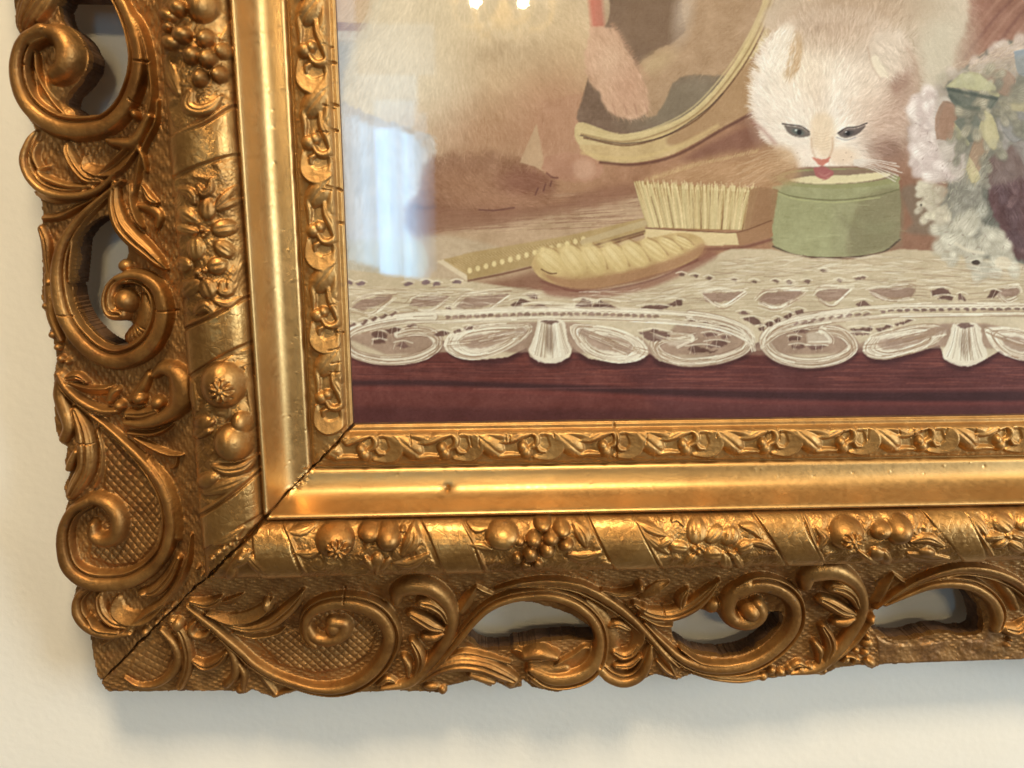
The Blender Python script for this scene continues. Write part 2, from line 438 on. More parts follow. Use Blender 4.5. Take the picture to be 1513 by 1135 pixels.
HS = 0.78              # overall strength of the relief
def S(pid, r, pts, w, h, prof='round', o=None, lift=0.0):
    h = np.atleast_1d(np.array(h, float)) * HS
    hm = float(np.mean(h))
    px = np.array(Z(r, pts) if r else pts, float)
    o = hm * .6 + lift if o is None else o
    n = len(px)
    w = np.interp(np.linspace(0, 1, n), np.linspace(0, 1, len(np.atleast_1d(w))), np.atleast_1d(np.array(w, float))) / (ZS if r else 1)
    tg = np.gradient(px, axis=0); tg /= np.linalg.norm(tg, axis=1, keepdims=True) + 1e-9
    nr = np.column_stack([-tg[:, 1], tg[:, 0]]) * w[:, None]
    wm = np.linalg.norm(U(px + nr, o) - U(px - nr, o), axis=1) / 2
    sweep(pid, U(px, o), np.clip(wm, .75 * MMPX * w, 1.5 * MMPX * w), h, prof, lift)
def D(pid, r, c, rad, h, ang=0.0, lift=0.0, o=None, power=.5, grooves=0, gdepth=.25):
    h = h * HS
    px = np.array(Z(r, [c]) if r else [c], float)[0]
    o = h * .5 + lift if o is None else o
    rx, ry = (rad if isinstance(rad, tuple) else (rad, rad))
    k = ZS if r else 1.0; a = math.radians(ang)
    d1 = np.array([math.cos(a), -math.sin(a)]) * rx / k; d2 = np.array([math.sin(a), math.cos(a)]) * ry / k
    q = U([px, px + d1, px - d1, px + d2, px - d2], o)
    dome(pid, q[0][0], q[0][1], (q[1] - q[2]) / 2, (q[3] - q[4]) / 2, h, lift, power, grooves, gdepth)
def HOLE(spec, o=2.0):
    pts = []
    for r, p in spec: pts += Z(r, p)
    hole(U(pts, o))
def POLY(spec, o=0.0):
    pts = []
    for r, p in spec: pts += (Z(r, p) if r else p)
    return U(pts, o)

# ------------------------------------------------------------------ pierced openings
HOLE([(1, [(262, -60), (290, 0), (320, 100), (372, 185), (440, 240), (470, 330), (430, 430), (352, 520), (345, 600), (362, 655), (430, 668), (520, 655), (600, 605), (670, 470), (700, 300), (690, 180), (650, 30), (630, -60)])], 3)
HOLE([(2, [(440, 205), (520, 180), (580, 210), (605, 300), (625, 390), (600, 450), (590, 520), (570, 620), (560, 720), (640, 790), (660, 880), (640, 930), (590, 965), (500, 945), (400, 880), (320, 770), (295, 640), (300, 500), (325, 340), (370, 260)])], 3)
HOLE([(5, [(1095, 775), (1170, 680), (1280, 605), (1400, 583), (1513, 592)]), (6, [(150, 598), (280, 638), (380, 690), (445, 752), (440, 800), (300, 800), (150, 815), (0, 838)]), (5, [(1340, 855), (1200, 858), (1110, 805)])], 3)
HOLE([(6, [(878, 690), (940, 650), (1040, 628), (1140, 640), (1300, 640), (1480, 635), (1512, 660), (1500, 720), (1420, 810), (1300, 875), (1150, 895), (980, 868), (900, 790)])], 3)
HOLE([(7, [(672, 640), (740, 592), (800, 578), (950, 520), (1100, 500), (1210, 522), (1275, 590), (1310, 690), (1290, 765), (1180, 775), (1090, 760), (1000, 775), (900, 800), (800, 800), (740, 770), (680, 735)])], 3)

# ------------------------------------------------------------------ left border: scrolls and acanthus
K = 'borderL'
p = part('leaf_tip', K, 'bronze')
S(p, 1, [(230, -60), (170, 30), (125, 120), (115, 170)], [95, 85, 55, 25], [7, 7, 5.5, 4], 'leaf')
S(p, 1, [(300, -40), (265, 40), (210, 120)], [22, 20, 14], 5, 'round')

p = part('volute_scroll', K, 'bronze')
S(p, 1, [(290, 480), (240, 560), (300, 620), (370, 640)], [60, 70, 60, 40], [2.5, 2.5, 2.5, 2.5], 'soft')
S(p, 1, [(640, -30), (690, 60), (735, 180), (762, 330), (740, 470), (680, 600), (590, 685), (470, 712), (350, 705), (240, 655), (155, 570), (112, 460), (108, 340), (150, 235), (240, 180)],
  [40, 46, 50, 54, 56, 60, 66, 72, 70, 66, 60, 54, 50, 50, 56], [7, 7.5, 7.5, 8, 8, 8, 8, 8, 8, 8.5, 9, 9.5, 10], 'bandl')
S(p, 1, [(165, 228), (240, 178), (325, 200), (372, 285), (355, 375), (300, 415)], [44, 54, 66, 76, 72, 58], [8, 8.5, 10, 11, 11, 9], 'round')
S(p, 1, [(200, 300), (215, 420), (290, 560), (370, 650)], [10, 12, 12, 8], [4.6, 4.6, 4.2, 4], 'round')

p = part('acanthus_leaf', K, 'bronze')
S(p, 1, [(705, 40), (770, 130), (815, 260), (838, 400), (845, 540), (820, 660), (740, 790), (600, 930), (430, 1100)], [18, 26, 28, 26, 26, 30, 26, 22, 16], [6, 6.5, 6, 5.5, 5.5, 6, 6, 6, 5], 'ridge')
S(p, 1, [(880, 560), (866, 690), (800, 830), (770, 950), (740, 1100)], [10, 18, 22, 26, 20], [4, 4.5, 4.5, 4, 3.5], 'ridge')
S(p, 1, [(760, 800), (800, 880), (815, 960)], [16, 16, 8], [5, 4.5, 3.5], 'round')
S(p, 1, [(830, 650), (750, 790), (660, 800), (600, 785)], [26, 40, 32, 18], [5.5, 6.5, 7, 6], 'round')
S(p, 1, [(760, 810), (660, 930), (560, 960), (480, 930), (470, 880)], [26, 36, 34, 26, 12], [5.5, 6.2, 6.5, 6, 4.5], 'lip')
S(p, 1, [(560, 1010), (480, 1000), (415, 930), (375, 850), (372, 805)], [22, 34, 36, 32, 18], [5.5, 6.5, 7, 7, 5.5], 'leaf')
S(p, 1, [(640, 970), (540, 1055), (400, 1090), (260, 1065), (175, 990), (140, 890), (165, 790), (190, 740)], [20, 30, 34, 36, 34, 32, 26, 16], [5.5, 6, 6.5, 7, 7, 6.5, 5.5, 4], 'bandl')
S(p, 1, [(520, 1045), (380, 1040), (260, 1000), (215, 960), (260, 930)], [16, 20, 20, 16, 10], [5, 5.5, 5.5, 5, 4], 'round')
S(p, 1, [(215, 940), (190, 870), (210, 800)], [16, 20, 14], [4.5, 5, 4], 'soft')
D(p, 1, (755, 640), (24, 34), 6.6, 20); D(p, 1, (640, 800), (40, 26), 7, -20)

p = part('acanthus_scroll', K, 'bronze')
S(p, 2, [(600, -10), (500, 80), (380, 190), (290, 320), (250, 460), (252, 600), (285, 740), (350, 850), (450, 945), (560, 985), (660, 965), (750, 905), (805, 810), (822, 710), (800, 610), (740, 545), (660, 525), (590, 540)],
  [14, 22, 30, 38, 46, 50, 54, 58, 62, 64, 66, 66, 64, 60, 54, 46, 40, 32], [5, 6, 6.5, 7, 7, 7, 7, 7.2, 7.5, 8, 8, 8, 8, 8.5, 9, 9, 9.5], 'bandr')
S(p, 2, [(640, 520), (560, 560), (530, 640), (545, 720), (600, 735)], [26, 36, 46, 48, 40], [9, 10, 11, 11, 10], 'leaf')
D(p, 2, (620, 660), (62, 72), 11, 20)
S(p, 2, [(730, 640), (740, 720), (715, 800), (650, 870)], [26, 46, 52, 40], [2.5, 3, 3, 2.5], 'soft')
for a in range(5):
    t = a / 4.; groove(U(Z(2, [(640 + 30 * t, 770 + 20 * t), (640 + 95 * t, 890 - 60 * t)]), 3), .45, .5)
S(p, 2, [(330, 330), (318, 450), (312, 560)], [9, 12, 8], [5, 5.5, 5], 'round')
p = part('edge_leaf', K, 'bronze')
S(p, 2, [(120, 60), (190, 90), (280, 90), (400, 60)], [14, 22, 24, 12], [4, 5, 5, 4], 'lip')
S(p, 2, [(160, 200), (250, 190), (350, 140), (450, 90)], [20, 26, 22, 12], [3.5, 4.2, 4.4, 4], 'ridge')
S(p, 2, [(150, 260), (175, 330), (185, 420), (200, 560)], [24, 30, 28, 20], [3.5, 4, 4, 3.5], 'leaf')
S(p, 2, [(190, 520), (200, 640), (210, 760), (260, 880)], [28, 34, 30, 18], [3.5, 4, 4, 3.5], 'round')
for c, r_ in (((195, 560), 26), ((180, 690), 26), ((215, 850), 24), ((245, 920), 24), ((262, 985), 26), ((300, 1000), 18)): D(p, 2, c, r_, 4.5)

p = part('acanthus_leaf', K, 'bronze')
S(p, 2, [(560, 0), (560, 120), (595, 230), (660, 310), (740, 380), (800, 440), (850, 485)], [22, 42, 52, 54, 46, 34, 8], [5, 6.5, 8, 8.5, 8, 6.5, 4], 'leaf')
S(p, 2, [(650, 10), (660, 120), (690, 210), (720, 250)], [16, 26, 26, 10], [5, 6, 6, 4.5], 'ridge')
S(p, 2, [(720, 20), (760, 90), (800, 110)], [12, 26, 12], [4, 4.5, 3.5], 'leaf')
S(p, 2, [(700, 130), (770, 150), (810, 190), (800, 250)], [20, 34, 30, 16], [2.5, 3, 3, 2.5], 'soft')
D(p, 2, (620, 465), (42, 36), 5); D(p, 2, (695, 520), (18, 18), 9.4)

p = part('rolled_leaf', K, 'bronze')
S(p, 3, [(670, 130), (720, 95), (790, 120), (825, 210), (800, 310), (720, 370), (610, 405), (500, 400)], [24, 40, 52, 58, 56, 44, 34, 18], [6, 8, 9, 9, 8.5, 7.5, 6.5, 5], 'round')
S(p, 3, [(640, 130), (600, 210), (540, 270)], [26, 36, 26], [4, 5, 4.5], 'soft')
D(p, 3, (585, 260), (44, 40), 7.5); D(p, 3, (690, 285), (44, 40), 7.2); D(p, 3, (475, 300), (34, 30), 6.2)
S(p, 3, [(520, 350), (600, 350), (680, 330)], [24, 34, 24], [5.5, 6, 5.5], 'leaf')
p = part('acanthus_leaf', K, 'bronze')
S(p, 3, [(130, 130), (180, 210), (270, 290), (370, 335), (460, 335)], [20, 30, 30, 26, 14], [5, 6.5, 6.5, 6, 5], 'bandl')
S(p, 3, [(200, 190), (300, 220), (390, 220), (440, 195)], [20, 26, 24, 8], [6, 7, 6.5, 5], 'lip')
S(p, 3, [(180, 150), (240, 140), (290, 170)], [22, 26, 14], [4.5, 5, 4.5], 'leaf')
S(p, 3, [(420, 270), (440, 230), (470, 210)], [26, 30, 18], [4.5, 5, 4.5], 'soft')
S(p, 3, [(520, 455), (640, 462), (720, 440), (775, 405)], [12, 20, 18, 6], [4.5, 5.2, 5, 4], 'ridge')
S(p, 3, [(560, 480), (680, 545), (760, 575), (830, 580)], [14, 24, 20, 5], [4.5, 5, 4.5, 3.5], 'ridge')
S(p, 3, [(800, 590), (790, 640), (760, 650)], [6, 12, 6], 3.5, 'ridge')

p = part('edge_leaf', K, 'bronze')
S(p, 3, [(150, 130), (138, 240), (165, 330), (190, 420), (160, 490)], [34, 40, 42, 38, 30], [4.5, 5, 5.5, 5.5, 4.5], 'round')
S(p, 3, [(225, 330), (270, 440), (290, 560), (280, 660), (230, 750), (195, 810)], [24, 48, 56, 54, 46, 30], [5, 6.5, 7.5, 7, 6, 4.5], 'leaf')
S(p, 3, [(235, 560), (205, 620), (190, 655)], [24, 26, 22], [6, 6, 5], 'round')
S(p, 3, [(350, 440), (380, 560), (370, 680), (330, 760)], [12, 14, 14, 10], [3.5, 4, 4, 3.5], 'ridge')

p = part('hatched_panel', K, 'ground')
HP = POLY([(3, [(360, 420), (500, 500), (620, 640), (690, 780), (715, 930), (690, 1060)]), (4, [(560, 180), (470, 280), (330, 300), (190, 250), (180, 60)]), (3, [(480, 930), (380, 760), (390, 600)])], 1)
panel(p, HP, .5, 1.5, fn=lambda X, Y: hatch(X, Y), late=True)
p = part('volute_scroll', K, 'bronze')
S(p, 3, [(190, 225), (270, 325), (390, 420), (520, 535), (640, 665), (720, 800), (755, 950), (735, 1080), (690, 1160), (620, 1225), (520, 1275), (400, 1290), (290, 1270), (205, 1200), (172, 1090), (178, 980), (225, 890), (310, 840)],
  [6, 14, 22, 28, 34, 40, 44, 46, 48, 52, 56, 58, 56, 52, 46, 42, 40, 38], [3.5, 4.5, 5.5, 6, 6.5, 7, 7, 7, 7, 7, 7.5, 7.5, 7.5, 8, 8], 'bandl')
S(p, 3, [(250, 870), (330, 830), (420, 860), (470, 940), (455, 1030), (390, 1060), (330, 1030), (325, 970)], [30, 38, 48, 52, 50, 46, 40, 26], [7, 8, 9, 9.5, 9.5, 9, 8, 7], 'round')
S(p, 3, [(640, 600), (740, 740), (790, 900), (800, 1040)], [16, 30, 32, 26], [4, 5, 5, 4.5], 'ridge')

p = part('acanthus_leaf', K, 'bronze')
S(p, 4, [(760, 120), (745, 260), (690, 390), (610, 490), (510, 560), (400, 640), (260, 740)], [10, 20, 24, 26, 26, 22, 10], [4.5, 6, 6.5, 6.5, 6, 5.5, 4], 'ridge')
S(p, 4, [(690, 250), (640, 350), (560, 430), (480, 445)], [22, 34, 36, 18], [5, 6.2, 6.6, 5.5], 'leaf')
S(p, 4, [(600, 500), (500, 580), (400, 580), (350, 540), (350, 480)], [24, 36, 40, 38, 18], [5.5, 6.2, 6.5, 6.2, 4.5], 'lip')
S(p, 4, [(430, 630), (330, 610), (270, 550), (250, 480), (262, 440)], [20, 34, 36, 32, 16], [5.5, 6.2, 6.5, 6.2, 4.5], 'leaf')
S(p, 4, [(420, 665), (300, 670), (200, 630), (140, 560), (130, 490), (160, 440), (200, 420)], [18, 30, 36, 36, 32, 28, 16], [5, 6, 6.2, 6.2, 5.5, 5, 4], 'bandl')
S(p, 4, [(350, 660), (240, 640), (190, 580)], [10, 14, 10], [6.4, 6.8, 6], 'round')
D(p, 4, (500, 440), (30, 20), 7.4)
S(p, 4, [(180, 400), (160, 360), (220, 380)], [22, 26, 14], [3.5, 4, 4], 'soft')
p = part('leaf_bead', K, 'bronze')
for c, r_ in (((575, 605), 16), ((625, 555), 18), ((665, 510), 14), ((510, 660), 26), ((850, 190), 16), ((895, 232), 12), ((935, 195), 14), ((800, 300), 14), ((825, 340), 12)): D(p, 4, c, r_, 5)

# ------------------------------------------------------------------ corner and bottom border
K = 'borderB'
p = part('corner_panel', K, 'ground')
panel(p, POLY([(4, [(440, 800), (520, 730), (600, 680), (660, 790), (640, 880), (560, 940), (450, 950), (390, 900)])], 1), .4, 1.2, fn=lambda X, Y: hatch(X, Y, .9, -.5, 3.2, .5), late=True)
p = part('corner_rim', K, 'bronze')
S(p, 4, [(600, 650), (670, 730), (690, 820), (650, 900), (570, 955), (470, 960), (390, 920)], [14, 24, 28, 24, 18, 14, 8], [4, 5, 5, 4.5, 4.2, 4, 3], 'round')
S(p, 4, [(660, 600), (720, 680), (745, 800), (730, 900), (695, 975)], [26, 34, 34, 30, 22], [5, 5.5, 5, 4.5, 4], 'leaf')
D(p, 4, (690, 620), (36, 40), 6.5)
p = part('curled_leaf', K, 'bronze')
S(p, 4, [(790, 600), (760, 640), (780, 680), (840, 680), (880, 640)], [14, 26, 26, 22, 12], [4, 5, 5, 5, 4], 'soft')
S(p, 4, [(780, 830), (840, 855), (910, 830), (960, 780)], [18, 30, 30, 14], [5, 6, 6, 5], 'leaf')
S(p, 4, [(940, 700), (1000, 800), (1010, 900), (960, 960)], [16, 28, 30, 24], [4, 4.6, 4.6, 4], 'soft')
S(p, 4, [(880, 720), (915, 690), (930, 650)], [14, 18, 10], [3.5, 4, 3.5], 'ridge')
S(p, 4, [(1020, 820), (1060, 900), (1050, 985)], [10, 20, 14], [3.2, 3.8, 3.2], 'round')
D(p, 4, (1040, 985), (30, 22), 3.6)
S(p, 4, [(1120, 850), (1180, 930), (1240, 1010)], [22, 26, 14], [3.2, 3.4, 2.8], 'ridge')
S(p, 4, [(1230, 1015), (1320, 985), (1400, 965)], [10, 20, 10], [3, 3.4, 3], 'ridge')

p = part('hatched_panel', K, 'ground')
HP = POLY([(4, [(1110, 700), (1280, 650), (1390, 640)]), (5, [(170, 640), (250, 590), (420, 580), (560, 640), (600, 740), (560, 860), (440, 940), (250, 975), (60, 930)]), (4, [(1250, 850)])], 1)
panel(p, HP, .5, 1.5, fn=lambda X, Y: hatch(X, Y, .75, -.85, 2.8, .8), late=True)
p = part('volute_scroll', K, 'bronze')
S(p, 4, [(735, 525), (820, 590), (930, 680), (1030, 770), (1110, 845), (1220, 910), (1340, 955), (1460, 985), (1590, 985), (1720, 940), (1830, 840), (1885, 720), (1870, 620), (1800, 540), (1690, 495), (1560, 490), (1450, 530), (1400, 600), (1405, 690), (1450, 740)],
  [10, 22, 28, 30, 30, 30, 30, 32, 38, 44, 50, 54, 56, 56, 52, 46, 40, 34, 30, 26], [4, 5.5, 6, 6, 6, 6, 6, 6.5, 7, 7.5, 8, 8, 8, 8, 8, 7.5, 7, 6.5, 6, 6], 'bandl')
S(p, 5, [(200, 700), (240, 765), (320, 785), (400, 750), (410, 690), (350, 680)], [26, 34, 40, 42, 40, 36], [5.5, 6.5, 7.5, 8, 8, 8], 'round')
D(p, 5, (350, 710), (52, 46), 9, 20)
p = part('acanthus_leaf', K, 'bronze')
S(p, 4, [(760, 490), (840, 505), (900, 490), (930, 470)], [12, 26, 26, 12], [5, 6.5, 6.5, 5], 'leaf')
S(p, 4, [(920, 500), (980, 490), (1050, 455)], [14, 20, 6], [5, 5.5, 4], 'lip')
S(p, 4, [(860, 560), (980, 590), (1090, 575), (1170, 530), (1210, 480)], [14, 26, 30, 28, 10], [5.5, 6.5, 7, 7, 5.5], 'lipr')
S(p, 4, [(960, 620), (1080, 640), (1200, 615), (1290, 550), (1350, 490), (1395, 430)], [14, 26, 34, 36, 30, 8], [5.5, 6.5, 7, 7.5, 7, 5], 'leaf')
S(p, 4, [(1000, 665), (1120, 690), (1240, 670), (1290, 640)], [8, 14, 14, 6], [4, 4.6, 4.6, 4], 'ridge')
D(p, 4, (1190, 510), (30, 40), 7.2, 20)

def curl_leaf(r, dx, dy, flip=0):
    q = part('curled_acanthus', K, 'bronze')
    T = lambda pts: [(a + dx, b + dy) for a, b in pts]
    S(q, r, T([(700, 570), (715, 510), (790, 480), (880, 490), (960, 540), (1005, 620), (1005, 720), (960, 820), (880, 930), (770, 1030), (620, 1060)]), [30, 44, 50, 50, 46, 42, 40, 38, 34, 30, 14], [6.5, 8.5, 9.5, 9.5, 9, 8, 7, 6.5, 6, 5, 4], 'round')
    S(q, r, T([(845, 570), (900, 580), (955, 620), (985, 680)]), [30, 38, 34, 18], [8.5, 9, 8.5, 7.5], 'leaf')
    S(q, r, T([(785, 640), (840, 665), (900, 700), (960, 720)]), [28, 38, 38, 20], [6.5, 8, 8.2, 7], 'leaf')
    S(q, r, T([(865, 765), (910, 765), (955, 745)]), [26, 32, 18], [6.5, 7.5, 6.5], 'round')
    S(q, r, T([(790, 790), (825, 850), (835, 910), (810, 980)]), [22, 34, 34, 20], [6, 7, 7, 5.5], 'leaf')
    S(q, r, T([(745, 880), (772, 925), (770, 980)]), [20, 26, 14], [5, 6, 5], 'round')
    S(q, r, T([(600, 1030), (650, 1000), (690, 1010)]), [14, 22, 12], [4, 4.5, 4], 'leaf')
curl_leaf(5, 0, 0)

p = part('fluted_scroll', K, 'bronze')
S(p, 5, [(820, 1000), (900, 945), (1000, 840), (1110, 700), (1210, 600), (1330, 545), (1450, 525), (1560, 525), (1680, 560), (1770, 620), (1830, 700), (1850, 800), (1830, 900), (1770, 970), (1670, 1005), (1560, 1005), (1460, 960)],
  [8, 16, 22, 26, 28, 30, 32, 34, 36, 38, 40, 42, 46, 50, 52, 48, 34], [4.5, 5.5, 6, 6.5, 7, 7, 7, 7, 7, 7, 7, 7, 7, 7.2, 7.5, 7.5, 6], 'bandr')
S(p, 6, [(60, 870), (140, 855), (230, 875)], [26, 38, 28], [7.5, 9, 8], 'round')
S(p, 6, [(250, 950), (340, 910), (400, 850)], [46, 56, 40], [4, 4.5, 4.5], 'lip')
S(p, 6, [(100, 930), (180, 950), (280, 940)], [36, 46, 40], [4, 4.5, 4], 'soft')
p = part('sepal', K, 'bronze')
S(p, 5, [(1060, 620), (1110, 540), (1150, 480)], [40, 34, 6], [3.5, 4.5, 4.5], 'ridge')
S(p, 5, [(1150, 480), (1190, 505), (1240, 525)], [5, 16, 8], [4.5, 4, 3.5], 'ridge')
p = part('rolled_leaf', K, 'bronze')
S(p, 5, [(830, 1020), (930, 950), (1050, 915), (1180, 925), (1290, 970), (1360, 1010)], [14, 36, 48, 50, 46, 30], [4.5, 6, 7, 7.5, 7, 5], 'leaf')
S(p, 5, [(1120, 975), (1200, 1000), (1245, 1015)], [22, 26, 18], [5, 5.5, 4.5], 'round')
S(p, 5, [(1000, 870), (1090, 850), (1200, 870), (1340, 910)], [10, 16, 16, 10], [4, 4.5, 4.5, 4], 'ridge')
D(p, 5, (900, 1040), (50, 22), 3.5); D(p, 5, (960, 1060), (26, 26), 3.5); D(p, 5, (1340, 1020), (36, 26), 5)
S(p, 5, [(1370, 850), (1440, 880), (1513, 880)], [24, 34, 26], [4, 5, 4.5], 'lip')
S(p, 5, [(1500, 985), (1470, 1000), (1520, 1040)], [18, 24, 18], [4.5, 5, 4.5], 'round')

p = part('acanthus_scroll', K, 'bronze')
S(p, 6, [(-100, 500), (40, 470), (200, 462), (340, 480), (460, 530), (570, 600), (660, 670), (750, 765), (840, 865), (920, 935)], [10, 22, 30, 34, 36, 34, 30, 26, 20, 10], [4.5, 5.5, 6, 6.5, 6.5, 6.5, 6.5, 6, 5.5, 5], 'bandl')
S(p, 6, [(400, 570), (470, 640), (520, 730), (545, 840), (520, 920)], [30, 46, 54, 52, 30], [3, 3.2, 3.2, 3, 3], 'soft')
S(p, 6, [(600, 620), (665, 690), (695, 770), (660, 840)], [16, 34, 36, 24], [5.5, 6.5, 7, 6], 'lip')
S(p, 6, [(540, 700), (580, 690), (640, 720)], [20, 26, 18], [5, 5.8, 5], 'leaf')
S(p, 6, [(560, 850), (610, 870), (660, 850), (690, 810)], [22, 30, 28, 14], [5.5, 6.5, 6.5, 5.5], 'leaf')
S(p, 6, [(490, 945), (540, 985), (620, 1005), (700, 970), (745, 890), (760, 820)], [34, 40, 40, 38, 32, 16], [5.5, 6.5, 6.5, 6.2, 6, 5], 'bandr')
S(p, 6, [(570, 925), (640, 920), (700, 880)], [18, 24, 14], [6, 6.6, 5.5], 'leaf')
S(p, 6, [(690, 700), (790, 800), (860, 900), (905, 990)], [16, 30, 32, 16], [4.5, 5, 4.5, 3.5], 'ridge')
S(p, 6, [(800, 900), (860, 960), (930, 990)], [12, 20, 10], [3.4, 3.8, 3.4], 'ridge')
p = part('acanthus_leaf', K, 'bronze')
S(p, 6, [(490, 505), (580, 525), (660, 515), (705, 490)], [10, 20, 24, 22], [5, 6, 6.5, 6.5], 'leaf')
D(p, 6, (703, 487), (28, 30), 8)
S(p, 6, [(700, 540), (760, 510), (810, 480), (865, 460)], [10, 22, 22, 6], [5, 6, 5.8, 4.5], 'lipr')
S(p, 6, [(670, 580), (760, 630), (870, 640), (980, 600), (1070, 530), (1150, 450)], [14, 32, 42, 42, 36, 8], [5.5, 7, 7.5, 7.5, 7, 5], 'leaf')
S(p, 6, [(930, 590), (940, 540), (970, 500)], [22, 32, 14], [6.5, 7, 5.5], 'leaf')
S(p, 6, [(700, 640), (800, 690), (880, 700)], [16, 22, 14], [5.5, 6, 5.5], 'ridge')
D(p, 6, (1110, 590), (50, 40), 5.5, 30); D(p, 6, (720, 600), (30, 22), 6.6)

p = part('volute_scroll', K, 'bronze')
S(p, 6, [(730, 690), (830, 800), (930, 890), (1050, 940), (1180, 950), (1310, 930), (1430, 870), (1530, 780), (1580, 680), (1575, 580), (1520, 510), (1430, 470), (1340, 465), (1260, 500)],
  [10, 24, 32, 38, 42, 44, 46, 48, 50, 52, 52, 50, 46, 42], [5, 6, 6.5, 7, 7, 7, 7, 7.2, 7.5, 7.8, 8, 8, 8, 8], 'bandl')
S(p, 6, [(1300, 480), (1225, 530), (1195, 610), (1230, 670), (1310, 680), (1370, 640), (1360, 580)], [40, 46, 48, 50, 52, 50, 40], [8, 8, 8.5, 9, 9.5, 9.5, 9], 'round')
D(p, 6, (1320, 625), (62, 56), 11.5, 10)
S(p, 6, [(930, 830), (1040, 900), (1180, 915), (1300, 895)], [8, 12, 12, 8], [6, 6.5, 6.5, 6], 'round')
p = part('edge_leaf', K, 'bronze')
S(p, 6, [(1000, 965), (1120, 990), (1260, 1000), (1380, 985)], [10, 20, 24, 18], [3.5, 4.2, 4.2, 3.5], 'leaf')
for c, r_ in (((1390, 985), 30), ((1440, 950), 26), ((1490, 960), 28), ((1540, 940), 26), ((1600, 950), 30), ((1650, 930), 26), ((1730, 950), 22)): D(p, 6, c, (r_, r_ * .8), 4.2, 30)
curl_leaf(7, -400, -85)
p = part('stem', K, 'bronze')
S(p, 7, [(672, 640), (640, 690), (570, 790), (470, 880), (380, 940)], [8, 14, 16, 14, 8], [6, 6.5, 6, 5.5, 4.5], 'round')
D(p, 7, (655, 670), (20, 34), 7.4, -30)
p = part('sepal', K, 'bronze')
S(p, 7, [(700, 560), (740, 480), (785, 410)], [34, 32, 6], [3.5, 4.5, 4.5], 'ridge')
S(p, 7, [(785, 410), (820, 440), (860, 465)], [5, 14, 8], [4.5, 4, 3.5], 'ridge')
p = part('fluted_scroll', K, 'bronze')
S(p, 7, [(690, 605), (790, 530), (900, 465), (1030, 415), (1170, 390), (1300, 400), (1420, 440), (1513, 500), (1600, 590)], [8, 16, 22, 26, 30, 34, 36, 38, 40], [5, 5.5, 6, 6.5, 6.5, 7, 7, 7, 7], 'bandl')
S(p, 7, [(735, 585), (860, 520), (980, 470), (1110, 455), (1230, 475), (1330, 540), (1380, 630), (1375, 720)], [8, 20, 28, 32, 36, 40, 42, 34], [5, 6, 6.5, 7, 7, 7, 6.5, 5], 'bandr')
S(p, 7, [(1340, 420), (1430, 520), (1470, 600)], [20, 34, 26], [4, 4.5, 4], 'soft')
S(p, 7, [(1420, 720), (1480, 730), (1530, 690)], [26, 36, 26], [5, 6, 5], 'leaf')
p = part('broken_edge', K, 'worn')
panel(p, POLY([(7, [(690, 760), (760, 800), (900, 815), (1000, 795), (1150, 790), (1290, 785), (1330, 700), (1420, 680), (1400, 760), (1420, 850), (1513, 850), (1513, 895), (1000, 910), (710, 920)])], 1), .5, 1.0, fn=lambda X, Y: .25 * vnoise(X, Y, 2.2, 71) + .12 * vnoise(X, Y, .9, 72) + .5 * vnoise(X, Y, 7, 73))
p = part('leaf_bead', K, 'bronze')
for c, r_ in (((645, 800), 36), ((630, 850), 26), ((575, 835), 24), ((655, 905), 34), ((585, 885), 18), ((520, 890), 26), ((640, 760), 26), ((520, 870), 20), ((1425, 810), 20), ((1440, 780), 16)): D(p, 7, c, (r_, r_ * .75), 4.4, rng.uniform(-40, 40))
S(p, 7, [(500, 900), (530, 870), (570, 880), (560, 910)], [8, 10, 10, 8], 4.5, 'round')

# ------------------------------------------------------------------ roll moulding: ribbons, fruit and flowers
RB = {'rollL': [[(264, 204), (300, 186), (348, 156), (352, 226), (306, 240), (257, 268)], [(274, 489), (320, 466), (366, 441), (374, 503), (326, 526), (280, 556)], [(296, 760), (340, 735), (384, 700), (392, 757), (350, 780), (304, 812)]],
      'rollB': [[(372, 790), (384, 772), (414, 772), (430, 800), (452, 850), (398, 850), (375, 815)], [(617, 764), (636, 795), (666, 848), (719, 848), (698, 803), (678, 764)], [(868, 760), (884, 795), (910, 842), (973, 838), (954, 800), (934, 760)],
                [(1113, 757), (1135, 790), (1160, 836), (1210, 832), (1196, 795), (1183, 757)], [(1361, 752), (1386, 785), (1414, 828), (1460, 824), (1440, 785), (1422, 752)]]}
def clamp_roll(P, key):
    P = P.copy(); a = 0 if key == 'rollL' else 1
    return P
for key, L_ in RB.items():
    for poly in L_:
        p = part('ribbon', key, 'ribbon')
        P = U(poly, 1.0)
        ax = 0 if key == 'rollL' else 1
        # stretch the ends of the ribbon round the roll
        dd = -P[:, ax]
        P[:, ax] = -np.where(dd < 42, np.minimum(dd, 35.3), np.where(dd > 54, np.maximum(dd, 60.9), dd))
        P = np.vstack([catmull(P[:3], .8), catmull(P[3:], .8)])
        panel(p, P, 1.25, .35, fn=lambda X, Y: .14 * vnoise(X, Y, 8, 61) + .05 * vnoise(X, Y, 1.8, 62))

